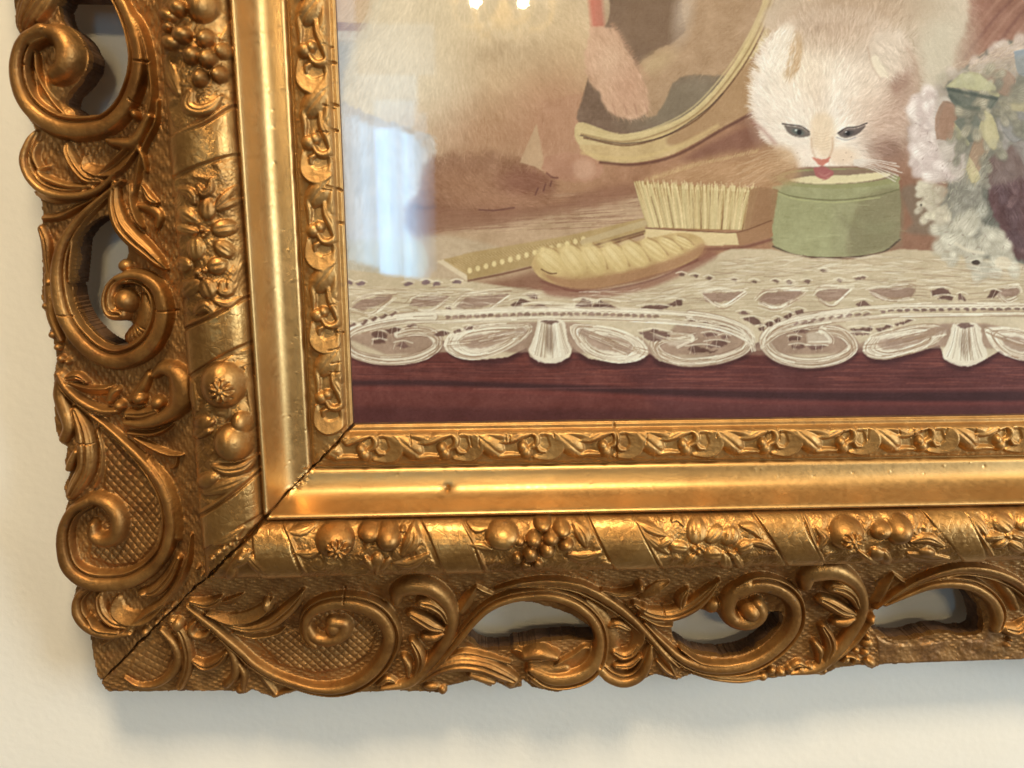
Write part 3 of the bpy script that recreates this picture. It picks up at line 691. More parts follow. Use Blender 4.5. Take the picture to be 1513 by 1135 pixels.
def leafy(key, poly, seed):
    """pressed foliage filling a panel of the roll"""
    q = part('foliage', key, 'roll')
    P = U(poly, .8)
    def fn(X, Y):
        a = vnoise(X, Y, 5.5, seed); b = vnoise(X, Y, 2.8, seed + 1)
        th = vnoise(X, Y, 12, seed + 2) * 3
        rib = np.sin((X * np.cos(th) + Y * np.sin(th)) * 2.6)
        return .55 * (1 - np.abs(a) * 2) + .4 * b + .22 * rib
    panel(q, P, .35, .5, fn=fn)
leafy('rollL', [(236, -40), (342, -40), (346, 152), (264, 200), (240, 120)], 101)
leafy('rollL', [(258, 272), (353, 230), (365, 438), (274, 485)], 111)
leafy('rollL', [(281, 560), (375, 508), (383, 697), (296, 755)], 121)
leafy('rollB', [(418, 772), (614, 766), (662, 846), (452, 850)], 131)
leafy('rollB', [(681, 766), (866, 762), (906, 840), (720, 846)], 141)
leafy('rollB', [(938, 762), (1111, 759), (1156, 834), (976, 838)], 151)
leafy('rollB', [(1186, 759), (1359, 754), (1410, 826), (1212, 830)], 161)
leafy('rollB', [(1426, 754), (1560, 750), (1600, 820), (1462, 822)], 171)
# panel borders: thin raised lines beside each ribbon
for key, ln in (('rollL', [(262, 200), (304, 180), (345, 151)]), ('rollL', [(272, 484), (318, 461), (363, 436)]), ('rollL', [(295, 754), (338, 729), (381, 695)]),
                ('rollB', [(419, 774), (432, 797), (454, 845)]), ('rollB', [(682, 768), (703, 806), (723, 843)]), ('rollB', [(938, 765), (958, 802), (976, 834)]), ('rollB', [(1187, 761), (1200, 796), (1214, 827)]), ('rollB', [(1426, 756), (1444, 787), (1463, 819)])):
    q = part('panel_rim', key, 'roll'); S(q, None, ln, [2.2, 3, 2.2], [1.9, 2.1, 1.9], 'round')

def grape(key, r, c, rad, h=None):
    q = part('grape', key, 'roll')
    k = rad * MMPX / ZS
    D(q, r, c, rad, (h or k * 1.3) / HS, lift=.5)
for c, r_ in (((1010, 190), 52), ((1145, 215), 52), ((940, 155), 30), ((950, 240), 44), ((1065, 305), 52), ((1160, 325), 52), ((1245, 280), 46), ((1115, 435), 50), ((1225, 415), 46), ((930, 90), 40), ((990, 45), 48)):
    grape('rollL', 1, c, r_)
for c, r_ in (((160, 125), 48), ((265, 160), 48), ((110, 210), 43), ((205, 208), 47), ((290, 248), 42), ((185, 282), 42), ((90, 305), 42), ((130, 352), 28), ((58, 362), 22), ((30, 220), 30), ((15, 320), 26)):
    grape('rollB', 6, c, r_)
grape('rollB', 5, (1470, 215), 46); grape('rollB', 5, (1380, 325), 24); grape('rollB', 5, (1440, 360), 20)

def fruit(key, r, c, rad, h, ang=0, crown=None, cr=50):
    q = part('fruit', key, 'roll')
    D(q, r, c, rad, h, ang, lift=.4, power=.55)
    if crown:
        for k in range(8):
            a = k * math.pi / 4 + .3
            D(q, r, (crown[0] + cr * .55 * math.cos(a), crown[1] + cr * .5 * math.sin(a)), (cr * .42, cr * .2), .9, -math.degrees(a), lift=h * .86 + .4, o=h)
        D(q, r, crown, cr * .3, 1.1, lift=h * .88 + .4, o=h)
        for k in range(8):
            a = k * math.pi / 4 + .3 + .39
            P = U(Z(r, [(crown[0] + cr * .25 * math.cos(a), crown[1] + cr * .22 * math.sin(a)), (crown[0] + cr * .95 * math.cos(a), crown[1] + cr * .85 * math.sin(a))]), h)
            groove(P, .5, .7)
fruit('rollL', 1, (1130, 30), (92, 96), 7)
fruit('rollL', 3, (1045, 190), (128, 132), 8.5, crown=(1040, 225), cr=72)
fruit('rollL', 3, (1165, 400), (62, 70), 5.5)
fruit('rollL', 3, (1108, 512), (112, 106), 8.5)
fruit('rollL', 3, (965, 715), (52, 44), 3.6)
fruit('rollB', 5, (358, 225), (108, 104), 7.5, crown=(372, 282), cr=66)
fruit('rollB', 5, (555, 175), (66, 60), 5)
fruit('rollB', 5, (655, 205), (70, 84), 7)
fruit('rollB', 5, (1295, 195), (94, 88), 6.5)
fruit('rollB', 7, (525, 190), (98, 92), 7.5, crown=(560, 232), cr=58)
fruit('rollB', 7, (715, 165), (60, 52), 5)
fruit('rollB', 7, (822, 170), (74, 84), 7)
q = part('stem_ring', 'rollB', 'roll'); D(q, 7, (702, 168), 22, 6.6, lift=.3); D(q, 5, (738, 155), 18, 2.4, lift=.4)
q = part('fruit_leaf', 'rollL', 'roll')
S(q, 3, [(960, 780), (1040, 760), (1120, 730), (1200, 690)], [20, 40, 40, 10], [1.6, 2, 2, 1.4], 'leaf', lift=.5)
S(q, 3, [(1010, 640), (1080, 660), (1180, 640), (1240, 590)], [14, 34, 34, 10], [2, 2.8, 2.8, 1.8], 'leaf', lift=.5)
S(q, 3, [(1190, 90), (1205, 180), (1215, 280), (1225, 380)], [14, 20, 18, 8], [1.6, 2, 2, 1.5], 'leaf', lift=.5)
S(q, 3, [(890, 180), (895, 260), (915, 320)], [14, 20, 10], [1.6, 2, 1.5], 'leaf', lift=.5)
S(q, 1, [(1060, 520), (1050, 590), (1110, 620), (1190, 600), (1240, 540)], [22, 34, 34, 30, 10], [1.8, 2.5, 2.5, 2.2, 1.5], 'leaf', lift=.5)
S(q, 1, [(930, 350), (960, 430), (1000, 520)], [20, 34, 16], [1.6, 2.2, 1.6], 'leaf', lift=.5)
S(q, 1, [(1290, 60), (1280, 160), (1240, 220)], [10, 22, 10], [1.6, 2, 1.5], 'leaf', lift=.5)
q = part('fruit_leaf', 'rollB', 'roll')
S(q, 5, [(100, 170), (180, 160), (250, 130)], [10, 30, 12], [1.6, 2.2, 1.6], 'leaf', lift=.5)
S(q, 5, [(150, 290), (210, 300), (270, 280)], [10, 26, 14], [1.6, 2.4, 1.8], 'leaf', lift=.5)
S(q, 5, [(740, 300), (790, 220), (800, 130)], [20, 48, 10], [1.6, 2.4, 1.6], 'leaf', lift=.5)
S(q, 5, [(690, 345), (780, 350), (880, 300)], [8, 26, 8], [1.4, 2, 1.4], 'leaf', lift=.5)
S(q, 5, [(1120, 240), (1180, 250), (1230, 270)], [10, 26, 10], [1.6, 2.2, 1.6], 'leaf', lift=.5)
S(q, 5, [(1100, 120), (1150, 150), (1220, 140)], [8, 24, 8], [1.4, 2, 1.4], 'leaf', lift=.5)
S(q, 6, [(300, 300), (380, 315), (480, 290)], [10, 26, 8], [1.4, 2, 1.4], 'leaf', lift=.5)
S(q, 6, [(330, 110), (380, 180), (400, 250)], [14, 40, 14], [1.4, 2, 1.4], 'leaf', lift=.5)
D(q, 6, (510, 340), (30, 12), 1.6, -10, lift=.4)
S(q, 7, [(350, 150), (400, 200), (370, 260)], [12, 34, 12], [1.4, 2.2, 1.4], 'leaf', lift=.5)
S(q, 7, [(880, 230), (970, 210), (1060, 250)], [10, 34, 10], [1.6, 2.4, 1.6], 'leaf', lift=.5)
D(q, 7, (960, 285), (50, 26), 2.6, 0, lift=.4)
S(q, 7, [(860, 290), (960, 310), (1080, 320)], [8, 24, 8], [1.4, 2, 1.4], 'leaf', lift=.5)

def petals(key, r, L_, h=2.6, gr=3):
    for c, rx, ry, ang in L_:
        q = part('petal', key, 'roll'); D(q, r, c, (rx, ry), h, ang, lift=.6, power=.42, grooves=gr, gdepth=.22)
def knobs(key, r, L_, h=2.4):
    q = part('flower_centre', key, 'roll')
    for c, rad in L_: D(q, r, c, rad, h, lift=.7)
petals('rollL', 2, [((1085, 150), 64, 50, 90), ((1180, 255), 74, 48, 8), ((970, 185), 58, 44, -35), ((1180, 370), 62, 46, -35), ((955, 260), 60, 30, -20),
                    ((1020, 370), 66, 46, 95), ((938, 462), 56, 46, -20), ((1140, 465), 60, 50, 10), ((982, 590), 60, 46, 50), ((1082, 592), 58, 50, -70)])
knobs('rollL', 2, [((1050, 262), 16), ((1080, 280), 14), ((1060, 295), 14), ((1030, 500), 20), ((1065, 490), 16), ((1050, 525), 16)])
q = part('fruit_leaf', 'rollL', 'roll')
S(q, 2, [(1130, 140), (1180, 90), (1240, 20)], [12, 26, 10], [1.6, 2.2, 1.4], 'leaf', lift=.5)
S(q, 2, [(1150, 150), (1210, 120), (1265, 90)], [12, 24, 10], [1.6, 2, 1.4], 'leaf', lift=.5)
S(q, 2, [(1210, 560), (1215, 610), (1170, 610), (1170, 560)], [14, 24, 24, 14], [1.6, 2.2, 2.2, 1.6], 'leaf', lift=.5)
S(q, 2, [(1030, 720), (1070, 690), (1110, 720)], [20, 34, 18], [1.6, 2.4, 1.6], 'leaf', lift=.5)
S(q, 2, [(1130, 660), (1200, 680), (1270, 640)], [10, 24, 8], [1.4, 2, 1.4], 'leaf', lift=.5)
S(q, 2, [(1030, 20), (1060, 60), (1100, 40), (1110, -20)], [14, 26, 26, 12], [1.6, 2.4, 2.4, 1.6], 'leaf', lift=.5)
S(q, 2, [(930, 40), (990, 60), (1010, 110)], [12, 28, 14], [1.6, 2.2, 1.6], 'leaf', lift=.5)
petals('rollB', 6, [((1015, 168), 76, 54, 88), ((1112, 185), 62, 40, 50), ((922, 262), 54, 34, -8), ((1200, 195), 60, 52, 80), ((1108, 300), 52, 38, 0), ((1290, 262), 52, 36, 20), ((980, 330), 46, 24, 40), ((1180, 350), 44, 28, 70), ((1250, 350), 40, 26, -60), ((840, 230), 56, 30, 35)])
knobs('rollB', 6, [((1005, 270), 15), ((1030, 255), 15), ((1052, 272), 15), ((1030, 290), 15), ((1215, 298), 18), ((1200, 285), 10), ((1232, 290), 10)])
petals('rollB', 7, [((1385, 120), 70, 52, -40), ((1510, 105), 66, 50, 60), ((1345, 200), 60, 30, 5), ((1470, 195), 50, 28, -20), ((1385, 240), 48, 22, 25), ((1465, 255), 46, 28, -30)])
knobs('rollB', 7, [((1415, 190), 18), ((1440, 180), 12), ((1430, 205), 12)])
petals('rollB', 5, [((595, 335), 36, 40, 0), ((550, 345), 44, 18, -50), ((640, 350), 44, 18, 50), ((595, 375), 30, 14, 90)], 2.4, 0)
petals('rollB', 7, [((685, 295), 44, 36, 0), ((635, 320), 40, 16, -40), ((735, 325), 40, 16, 40), ((660, 345), 34, 12, -70), ((710, 348), 34, 12, 70)], 2.4, 0)
petals('rollL', 3, [((940, 395), 44, 40, 0), ((985, 400), 36, 20, 40), ((915, 445), 34, 24, 60), ((945, 460), 40, 18, 20), ((975, 440), 26, 22, 0)], 2.6, 0)
q = part('fruit_leaf', 'rollB', 'roll')
S(q, 6, [(680, 110), (760, 150), (850, 190)], [10, 30, 8], [1.6, 2.2, 1.4], 'leaf', lift=.5)
S(q, 6, [(720, 180), (790, 240), (860, 290)], [10, 28, 8], [1.6, 2, 1.4], 'leaf', lift=.5)
S(q, 6, [(880, 110), (910, 90), (940, 130)], [8, 24, 8], [1.6, 2, 1.4], 'leaf', lift=.5)
S(q, 6, [(1300, 230), (1380, 240), (1450, 270)], [8, 24, 8], [1.6, 2, 1.4], 'leaf', lift=.5)
S(q, 6, [(1260, 130), (1330, 150), (1370, 200)], [10, 28, 8], [1.6, 2, 1.4], 'leaf', lift=.5)
S(q, 7, [(1190, 70), (1250, 120), (1310, 200)], [8, 26, 8], [1.6, 2, 1.4], 'leaf', lift=.5)
# corner pieces beside the mitre on the roll
q = part('corner_leaf', 'rollB', 'roll')
S(q, 4, [(1000, 290), (1050, 250), (1090, 210)], [18, 34, 14], [1.8, 2.6, 1.8], 'leaf', lift=.4)
S(q, 4, [(1060, 200), (1130, 280), (1190, 330)], [10, 26, 14], [1.4, 2, 1.4], 'leaf', lift=.4)
D(q, 4, (990, 330), (34, 30), 3); D(q, 4, (1040, 250), (24, 20), 4)
q = part('corner_leaf', 'rollL', 'roll')
S(q, 4, [(900, 160), (980, 130), (1060, 70)], [14, 30, 10], [1.4, 2, 1.4], 'leaf', lift=.4)
for c, r_ in (((885, 240), 16), ((920, 210), 20), ((950, 190), 16), ((990, 165), 14), ((1030, 130), 14)): D(q, 4, c, r_, 2.6)

# ------------------------------------------------------------------ inner vine: one motif repeated along both rails
IS = 1513 / 300.
def UI(pts, o=2.2): return U([(600 + a / IS, 580 + b / IS) for a, b in pts], o)
ref = UI([(885, 430)])[0]
def rel(pts, o=2.2):
    q = UI(pts, o); return np.column_stack([q[:, 0] - ref[0], -q[:, 1]])
MK = MMPX / IS
SWEEPS = [('vine_leaf', [(430, 292), (520, 312), (600, 368), (660, 420), (705, 455)], [14, 34, 46, 44, 12], [1.6, 2.2, 3.0, 3.0, 1.6], 'leaf'),
          ('vine_leaf', [(545, 300), (620, 278), (690, 285), (760, 318), (800, 325)], [10, 30, 38, 26, 8], [1.8, 2.6, 2.8, 2.4, 1.6], 'leaf'),
          ('vine_leaf', [(680, 362), (770, 345), (850, 305), (920, 282), (950, 285)], [8, 20, 26, 22, 10], [1.8, 2.6, 2.8, 2.4, 1.8], 'leaf'),
          ('vine_tendril', [(890, 278), (945, 292), (975, 340), (962, 385), (922, 408)], [12, 14, 15, 13, 10], [2.2, 2.6, 2.6, 2.4, 1.8], 'round'),
          ('vine_tendril', [(620, 430), (690, 474), (770, 465), (845, 468)], [7, 13, 13, 8], [1.5, 2.2, 2.2, 1.6], 'round'),
          ('vine_curl', [(1000, 305), (1060, 292), (1105, 340), (1122, 405), (1090, 455), (1040, 480), (960, 484)], [10, 20, 30, 34, 32, 20, 8], [2, 2.6, 3.0, 3.0, 2.8, 2.2, 1.6], 'lip'),
          ('vine_tendril', [(978, 398), (996, 432), (1030, 436)], [8, 12, 8], [1.4, 2, 1.4], 'round')]
bS = [UI([((q - 600) * IS, (w_ - 580) * IS)])[0][0] - ref[0] for q, w_ in ((537.5, 669), (656.5, 666), (775.6, 665.3), (893.5, 663), (1011, 660), (1128, 657.5), (1243, 657), (1359, 654), (1474, 652))]
bL = [-U([(q, w_)], 2.2)[0][1] for q, w_ in ((451, 73.4), (456, 209), (463, 339), (469, 464), (478, 586))]
per = (bS[-1] - bS[0]) / 8.
perL = (bL[-1] - bL[0]) / 4.
print('period', per, perL, 'ref', ref)
s_bottom = [ref[0] + s for s in bS]
while s_bottom[-1] < XMAX: s_bottom.append(s_bottom[-1] + per)
s_left = list(bL)
while s_left[0] > -YMAX - 20: s_left.insert(0, s_left[0] - perL)
def place(rail, s, d):
    return (s, -d) if rail == 'B' else (-d, -s)
for rail, lst in (('B', s_bottom), ('L', s_left)):
    for s0 in lst:
        jit = rng.uniform(.92, 1.08)
        for nm, pts, w_, h_, pr in SWEEPS:
            q_ = rel(pts)
            if rail == 'B' and s0 + q_[:, 0].min() < 1.0 - 0: pass
            P = np.array([place(rail, s0 + a * (1 if rail == 'B' else perL / per), b) for a, b in q_])
            # nothing crosses the mitre
            ok = (P[:, 0] > P[:, 1] + .5) if rail == 'B' else (P[:, 0] < P[:, 1] - .5)
            if ok.sum() < 2: continue
            P2 = P[ok]; n_ = len(P2)
            w2 = np.interp(np.linspace(0, 1, len(P)), np.linspace(0, 1, len(w_)), w_)[ok] * MK * 1.55
            h2 = np.interp(np.linspace(0, 1, len(P)), np.linspace(0, 1, len(h_)), h_)[ok] * jit * .78
            q = part(nm, 'inner' + rail, 'inner')
            sweep(q, P2, w2, h2, 'blade' if pr == 'leaf' else pr, .15)
        q = part('berry', 'inner' + rail, 'inner')
        for c, rad, hh in (((868, 398), 34, 2.6), ((893, 446), 42, 3.0)):
            a, b = rel([c])[0]; X_, Y_ = place(rail, s0 + a, b)
            if (rail == 'B') == (X_ > Y_): dome(q, X_, Y_, (rad * MK, 0), (0, rad * MK * 1.1), hh, .2)

# ------------------------------------------------------------------ wear: cracks, dents, pimples, the open mitre
H = .45 * H + .55 * blur(H, 1)
H += np.where(PID >= 8, .05 * vnoise(GX, GY, 1.3, 85) + .05 * vnoise(GX, GY, 3.1, 86), 0)
for pid in (BASE['borderL'], BASE['borderB']): H += np.where(PID == pid, DASH, 0)
H += np.where(TEXID == PID, TEX, 0)
dm = (GX - GY) / math.sqrt(2) + vnoise(GX, GY, 7, 81) * .5 + vnoise(GX, GY, 1.6, 82) * .32
gap = np.interp(DD, [0, 6, 13, 17, 20, 30, 34, 36, 45, 60, 70, 125], [.75, .85, .8, .45, .35, .45, .8, .9, .8, .5, .4, .3])
gap = gap * (1 + .75 * vnoise(GX, GY, 5, 87)) + .9 * np.clip(vnoise(GX, GY, 3.3, 88) - .45, 0, 1)
H -= np.where(np.abs(dm) < gap, 4.5 * (1 - (np.abs(dm) / gap) ** 2), 0)
rough_m = np.exp(-(dm / 2.2) ** 2) * (DD > 3) * (DD < 62)
H += rough_m * (.45 * vnoise(GX, GY, 1.2, 83) + .3 * vnoise(GX, GY, 2.6, 84))
def crack(pts, w=.32, dep=.8, o=3.0): groove(U(pts, o), w, dep)
for a, b in (((28, 92), (40, 96)), ((195, 88), (214, 88)), ((188, 145), (198, 152)), ((80, 467), (102, 468)), ((225, 460), (254, 461)), ((108, 658), (130, 660)), ((506, 878), (506, 895)), ((983, 904), (984, 912))): crack([a, ((a[0] + b[0]) / 2, (a[1] + b[1]) / 2 + .8), b], .35, 1.0, 7)
for k in range(38):   # fine cracks across the inner vine
    if k % 3:
        s0 = rng.uniform(4, XMAX - 5); d0 = rng.uniform(2.6, 4.5); dl = rng.uniform(2, 5); sl_ = rng.uniform(-.8, .8)
        groove([(s0, -d0), (s0 + sl_ * .5, -(d0 + dl / 2)), (s0 + sl_, -(d0 + dl))], .33, .7)
    else:
        s0 = rng.uniform(-YMAX + 20, -4); d0 = rng.uniform(1.5, 4); dl = rng.uniform(2, 6); sl_ = rng.uniform(-.8, .8)
        groove([(-d0, -s0), (-(d0 + dl / 2), -s0 + sl_ * .5), (-(d0 + dl), -s0 + sl_)], .36, .8)
for pts in ([(484, 276), (495, 278), (504, 281)], [(486, 91), (495, 92)], [(489, 153), (498, 155)], [(490, 191), (498, 193)], [(494, 489), (506, 492)], [(500, 329), (508, 330)]): crack(pts, .45, 1.3, 2)
crack([(908, 626), (909, 645), (911, 676)], .4, 1.0, 1.5)
for k in range(110):  # pimples under the gilding of the coves
    if rng.random() < .65: x_, y_ = -rng.uniform(18, 34), rng.uniform(-30, 190)
    else: x_, y_ = rng.uniform(-18, 300), -rng.uniform(18, 34)
    sl = win(x_ - 1, x_ + 1, y_ - 1, y_ + 1); r_ = rng.uniform(.35, .65)
    H[sl] += rng.choice([.10, .13, .10, -.16]) * np.exp(-((GX[sl] - x_) ** 2 + (GY[sl] - y_) ** 2) / r_ ** 2)
cx_, cy_ = U([(661, 728)], 0)[0]   # old nail hole
sl = win(cx_ - 5, cx_ + 5, cy_ - 4, cy_ + 4); rr = np.hypot((GX[sl] - cx_) / 1.7, (GY[sl] - cy_))
H[sl] += -.9 * np.exp(-(rr / 1.5) ** 2) - 1.6 * np.exp(-(((GX[sl] - cx_) ** 2 + (GY[sl] - cy_ + .3) ** 2) / .5))
for k in range(60):   # crazed gilding on the ribbons
    pass

# ------------------------------------------------------------------ carry the pattern on beyond the picture's edge
def carry(axis, start, per_):
    n = int(round(per_ / ST))
    if axis == 1:
        i0 = int((start - XMIN) / ST); jm = int((-35.2 - YMIN) / ST)
        for i in range(i0, NX): H[:jm, i] = H[:jm, i - n]; PID[:jm, i] = PID[:jm, i - n]
    else:
        j0 = int((start - YMIN) / ST); im = int((-35.2 - XMIN) / ST)
        for j in range(j0, NY): H[j, :im] = H[j - n, :im]; PID[j, :im] = PID[j - n, :im]
xr = U([(1575, 900)], 2)[0][0]; yt = U([(130, -12)], 2)[0][1]
T_ = U([(1255, 900)], 2)[0][0] - U([(622, 900)], 2)[0][0]
print('xr', xr, 'yt', yt, 'T', T_, 'view', UZ([(1513, 600), (1000, 0), (1513, 0), (497, 0)], 0))
carry(1, xr + 4, T_); carry(0, yt, T_)

# ------------------------------------------------------------------ relief -> one mesh per part
PID[DD < 0] = -1
ZB = -9.0
gyH, gxH = np.gradient(H, ST)
NRM = np.stack([-gxH, -gyH, np.ones_like(H)], -1); NRM /= np.linalg.norm(NRM, axis=-1, keepdims=True)
face = PID[:-1, :-1].copy()
def components(lab):
    """connected pieces of equal label: run-length union-find"""
    hgt, wid = lab.shape
    brk = np.ones((hgt, wid), bool); brk[:, 1:] = lab[:, 1:] != lab[:, :-1]
    rid = np.cumsum(brk.ravel()).reshape(hgt, wid) - 1
    n = rid[-1, -1] + 1
    same = lab[1:] == lab[:-1]
    pr = np.unique(np.column_stack([rid[1:][same], rid[:-1][same]]), axis=0)
    par = list(range(n))
    def find(a):
        while par[a] != a: par[a] = par[par[a]]; a = par[a]
        return a
    for a, b in pr.tolist():
        a, b = find(a), find(b)
        if a != b: par[max(a, b)] = min(a, b)
    root = np.array([find(a) for a in range(n)])
    return root[rid]
for pass_ in range(3):       # specks join the piece around them
    comp = components(face)
    cnt = np.bincount(comp.ravel())
    small = (cnt[comp] < 70) & (face >= 0)
    if not small.any(): break
    for _ in range(40):
        if not small.any(): break
        for dj, di in ((0, 1), (0, -1), (1, 0), (-1, 0)):
            nb = np.roll(face, (dj, di), (0, 1)); ns = np.roll(small, (dj, di), (0, 1))
            m = small & ~ns & (nb >= 0)
            face[m] = nb[m]; small[m] = False
        if _ > 35: face[small] = -1; small[:] = False
comp = components(face)
ids, first, inv_ = np.unique(comp.ravel(), return_index=True, return_inverse=True)
owner = face.ravel()[first]; size = np.bincount(inv_)
order_c = np.lexsort((-size, owner))
newid = np.full(len(ids), -1); seen = set(); NEWP = list(PARTS)
for c in order_c:
    k = owner[c]
    if k < 0: continue
    if k in BASE.values() or k not in seen: newid[c] = k; seen.add(k)
    else: NEWP.append((PARTS[k][0], PARTS[k][1], PARTS[k][2], None)); newid[c] = len(NEWP) - 1
face = newid[inv_].reshape(face.shape); PARTS = NEWP
def make_mesh(name, verts, quads, mat, normals=None, smooth=True):
    me = bpy.data.meshes.new(name)
    n, f = len(verts), len(quads)
    me.vertices.add(n); me.vertices.foreach_set('co', np.ascontiguousarray(verts, dtype=np.float32).ravel())
    me.loops.add(f * 4); me.loops.foreach_set('vertex_index', np.ascontiguousarray(quads, dtype=np.int32).ravel())
    me.polygons.add(f); me.polygons.foreach_set('loop_start', np.arange(0, f * 4, 4, dtype=np.int32))
    me.polygons.foreach_set('use_smooth', np.full(f, smooth))
    me.update(calc_edges=True)
    if mat: me.materials.append(mat)
    if normals is not None: me.normals_split_custom_set_from_vertices(normals.tolist())
    return me
def to_world(x, y, z): return np.column_stack([x, -z, y]) / 1000.0
solid = face >= 0
frame = bpy.data.objects.new('picture_frame', None); COL.objects.link(frame)
tag(frame, 'ornate carved gilt picture frame with pierced scrolling border, hanging on the cream wall', 'picture frame')
OBJ = {}
order = np.argsort(face.ravel(), kind='stable'); sf = face.ravel()[order]
starts = np.searchsorted(sf, np.arange(len(PARTS))); ends = np.searchsorted(sf, np.arange(len(PARTS)), side='right')
skirt_v = {}; 
def skirts(owner_mask_idx):
    pass
# vertical sides of the pierced holes and of the outer edge
side_q = {'L': [], 'B': []}
pad = np.zeros((face.shape[0] + 2, face.shape[1] + 2), bool); pad[1:-1, 1:-1] = solid
def edges(dj, di):
    nb = pad[1 + dj:pad.shape[0] - 1 + dj, 1 + di:pad.shape[1] - 1 + di]
    return np.argwhere(solid & ~nb)
sides = []
for dj, di, (a, b) in ((0, 1, ((1, 1), (0, 1))), (0, -1, ((0, 0), (1, 0))), (1, 0, ((1, 0), (1, 1))), (-1, 0, ((0, 1), (0, 0)))):
    e = edges(dj, di)
    sides.append(np.column_stack([e[:, 0] + a[0], e[:, 1] + a[1], e[:, 0] + b[0], e[:, 1] + b[1]]))
sides = np.vstack(sides)
for k, (nm, parent, mt, lab) in enumerate(PARTS):
    idx = order[starts[k]:ends[k]]
    if len(idx) < 6: continue
    j, i = np.divmod(idx, face.shape[1])
    v = np.stack([j * NX + i, j * NX + i + 1, (j + 1) * NX + i + 1, (j + 1) * NX + i], -1)
    uq, inv = np.unique(v, return_inverse=True)
    jj, ii = np.divmod(uq, NX)
    co = to_world(xs[ii], ys[jj], H[jj, ii])
    nr = NRM[jj, ii]; nr = np.column_stack([nr[:, 0], -nr[:, 2], nr[:, 1]])
    me = make_mesh(nm, co, inv.reshape(-1, 4), MAT[mt], nr)
    ob = bpy.data.objects.new(nm, me); COL.objects.link(ob)
    ob.parent = OBJ[parent] if parent in OBJ else frame
    for key, pid in BASE.items():
        if pid == k: OBJ[key] = ob
# sides of every opening and of the outer edge: gilding above, bare wood below
va = sides[:, 0] * NX + sides[:, 1]; vb = sides[:, 2] * NX + sides[:, 3]
uv, iv = np.unique(np.concatenate([va, vb]), return_inverse=True)
ea, eb = iv[:len(va)], iv[len(va):]
par = list(range(len(uv)))
def find(a):
    while par[a] != a: par[a] = par[par[a]]; a = par[a]
    return a
for a, b in zip(ea.tolist(), eb.tolist()):
    a, b = find(a), find(b)
    if a != b: par[max(a, b)] = min(a, b)
rt = np.array([find(a) for a in ea.tolist()])
for g in np.unique(rt):
    sel = rt == g
    if sel.sum() < 40: continue
    sd = sides[sel]; n = len(sd)
    hx0, hy0, hz0 = xs[sd[:, 1]], ys[sd[:, 0]], H[sd[:, 0], sd[:, 1]]
    hx1, hy1, hz1 = xs[sd[:, 3]], ys[sd[:, 2]], H[sd[:, 2], sd[:, 3]]
    zb0 = np.where(np.maximum(-hx0, -hy0) < 2, -4.0, ZB); zb1 = np.where(np.maximum(-hx1, -hy1) < 2, -4.0, ZB)
    def lev(x, y, hz, zb, f): return hz + (zb - hz) * (f + (vnoise(x, y, 3, 91) * .12 if 0 < f < 1 else 0))
    key = 'borderL' if np.median(hx0 - hy0) < 0 else 'borderB'
    for nm, mt, f0, f1 in (('side_edge', 'bronze', 0.0, .28), ('side_core', 'wood', .28, 1.0)):
        V = np.vstack([to_world(hx0, hy0, lev(hx0, hy0, hz0, zb0, f0)), to_world(hx1, hy1, lev(hx1, hy1, hz1, zb1, f0)), to_world(hx1, hy1, lev(hx1, hy1, hz1, zb1, f1)), to_world(hx0, hy0, lev(hx0, hy0, hz0, zb0, f1))])
        key_v = np.concatenate([va[sel] * 2, vb[sel] * 2, vb[sel] * 2 + 1, va[sel] * 2 + 1])
        _, fi, inv2 = np.unique(key_v, return_index=True, return_inverse=True)
        Q = inv2.reshape(4, n).T
        ob = bpy.data.objects.new(nm, make_mesh(nm, V[fi], Q, MAT[mt], smooth=True)); COL.objects.link(ob); ob.parent = OBJ[key]
# ------------------------------------------------------------------ wall
def wall_material():
    m, nt, b = new_mat('wall_paint'); N, L = nt.nodes.new, nt.links.new
    tc = N('ShaderNodeTexCoord'); n = N('ShaderNodeTexNoise'); n.inputs['Scale'].default_value = 9; n.inputs['Detail'].default_value = 6
    L(tc.outputs['Object'], n.inputs['Vector'])
    r = N('ShaderNodeValToRGB'); e = r.color_ramp.elements
    e[0].position = .3; e[0].color = (.80, .745, .63, 1); e[1].position = .7; e[1].color = (.84, .79, .68, 1)
    L(n.outputs['Fac'], r.inputs['Fac']); L(r.outputs['Color'], b.inputs['Base Color'])
    b.inputs['Roughness'].default_value = .6
    n2 = N('ShaderNodeTexNoise'); n2.inputs['Scale'].default_value = 260; n2.inputs['Detail'].default_value = 4
    L(tc.outputs['Object'], n2.inputs['Vector'])
    bp = N('ShaderNodeBump'); bp.inputs['Strength'].default_value = .16; bp.inputs['Distance'].default_value = .001
    L(n2.outputs['Fac'], bp.inputs['Height']); L(bp.outputs['Normal'], b.inputs['Normal'])
    return m
WALL_Z = -22.0
me = bpy.data.meshes.new('wall')
me.from_pydata([W(-1500, -1200, WALL_Z), W(1800, -1200, WALL_Z), W(1800, 1400, WALL_Z), W(-1500, 1400, WALL_Z)], [], [(0, 1, 2, 3)])
me.materials.append(wall_material())
wall = bpy.data.objects.new('wall', me); COL.objects.link(wall); tag(wall, 'cream painted wall behind the gilt frame', 'wall', kind='structure')
# ------------------------------------------------------------------ the print: brushed in code, stored as vertex colours
PX0, PY0, PW, PH = 470, -120, 1190, 770
CV = np.zeros((PH, PW, 3)); CV[:] = (150, 112, 88)
QX, QY = np.meshgrid(np.arange(PW) + PX0 + .5, np.arange(PH) + PY0 + .5)
prng = np.random.default_rng(11)

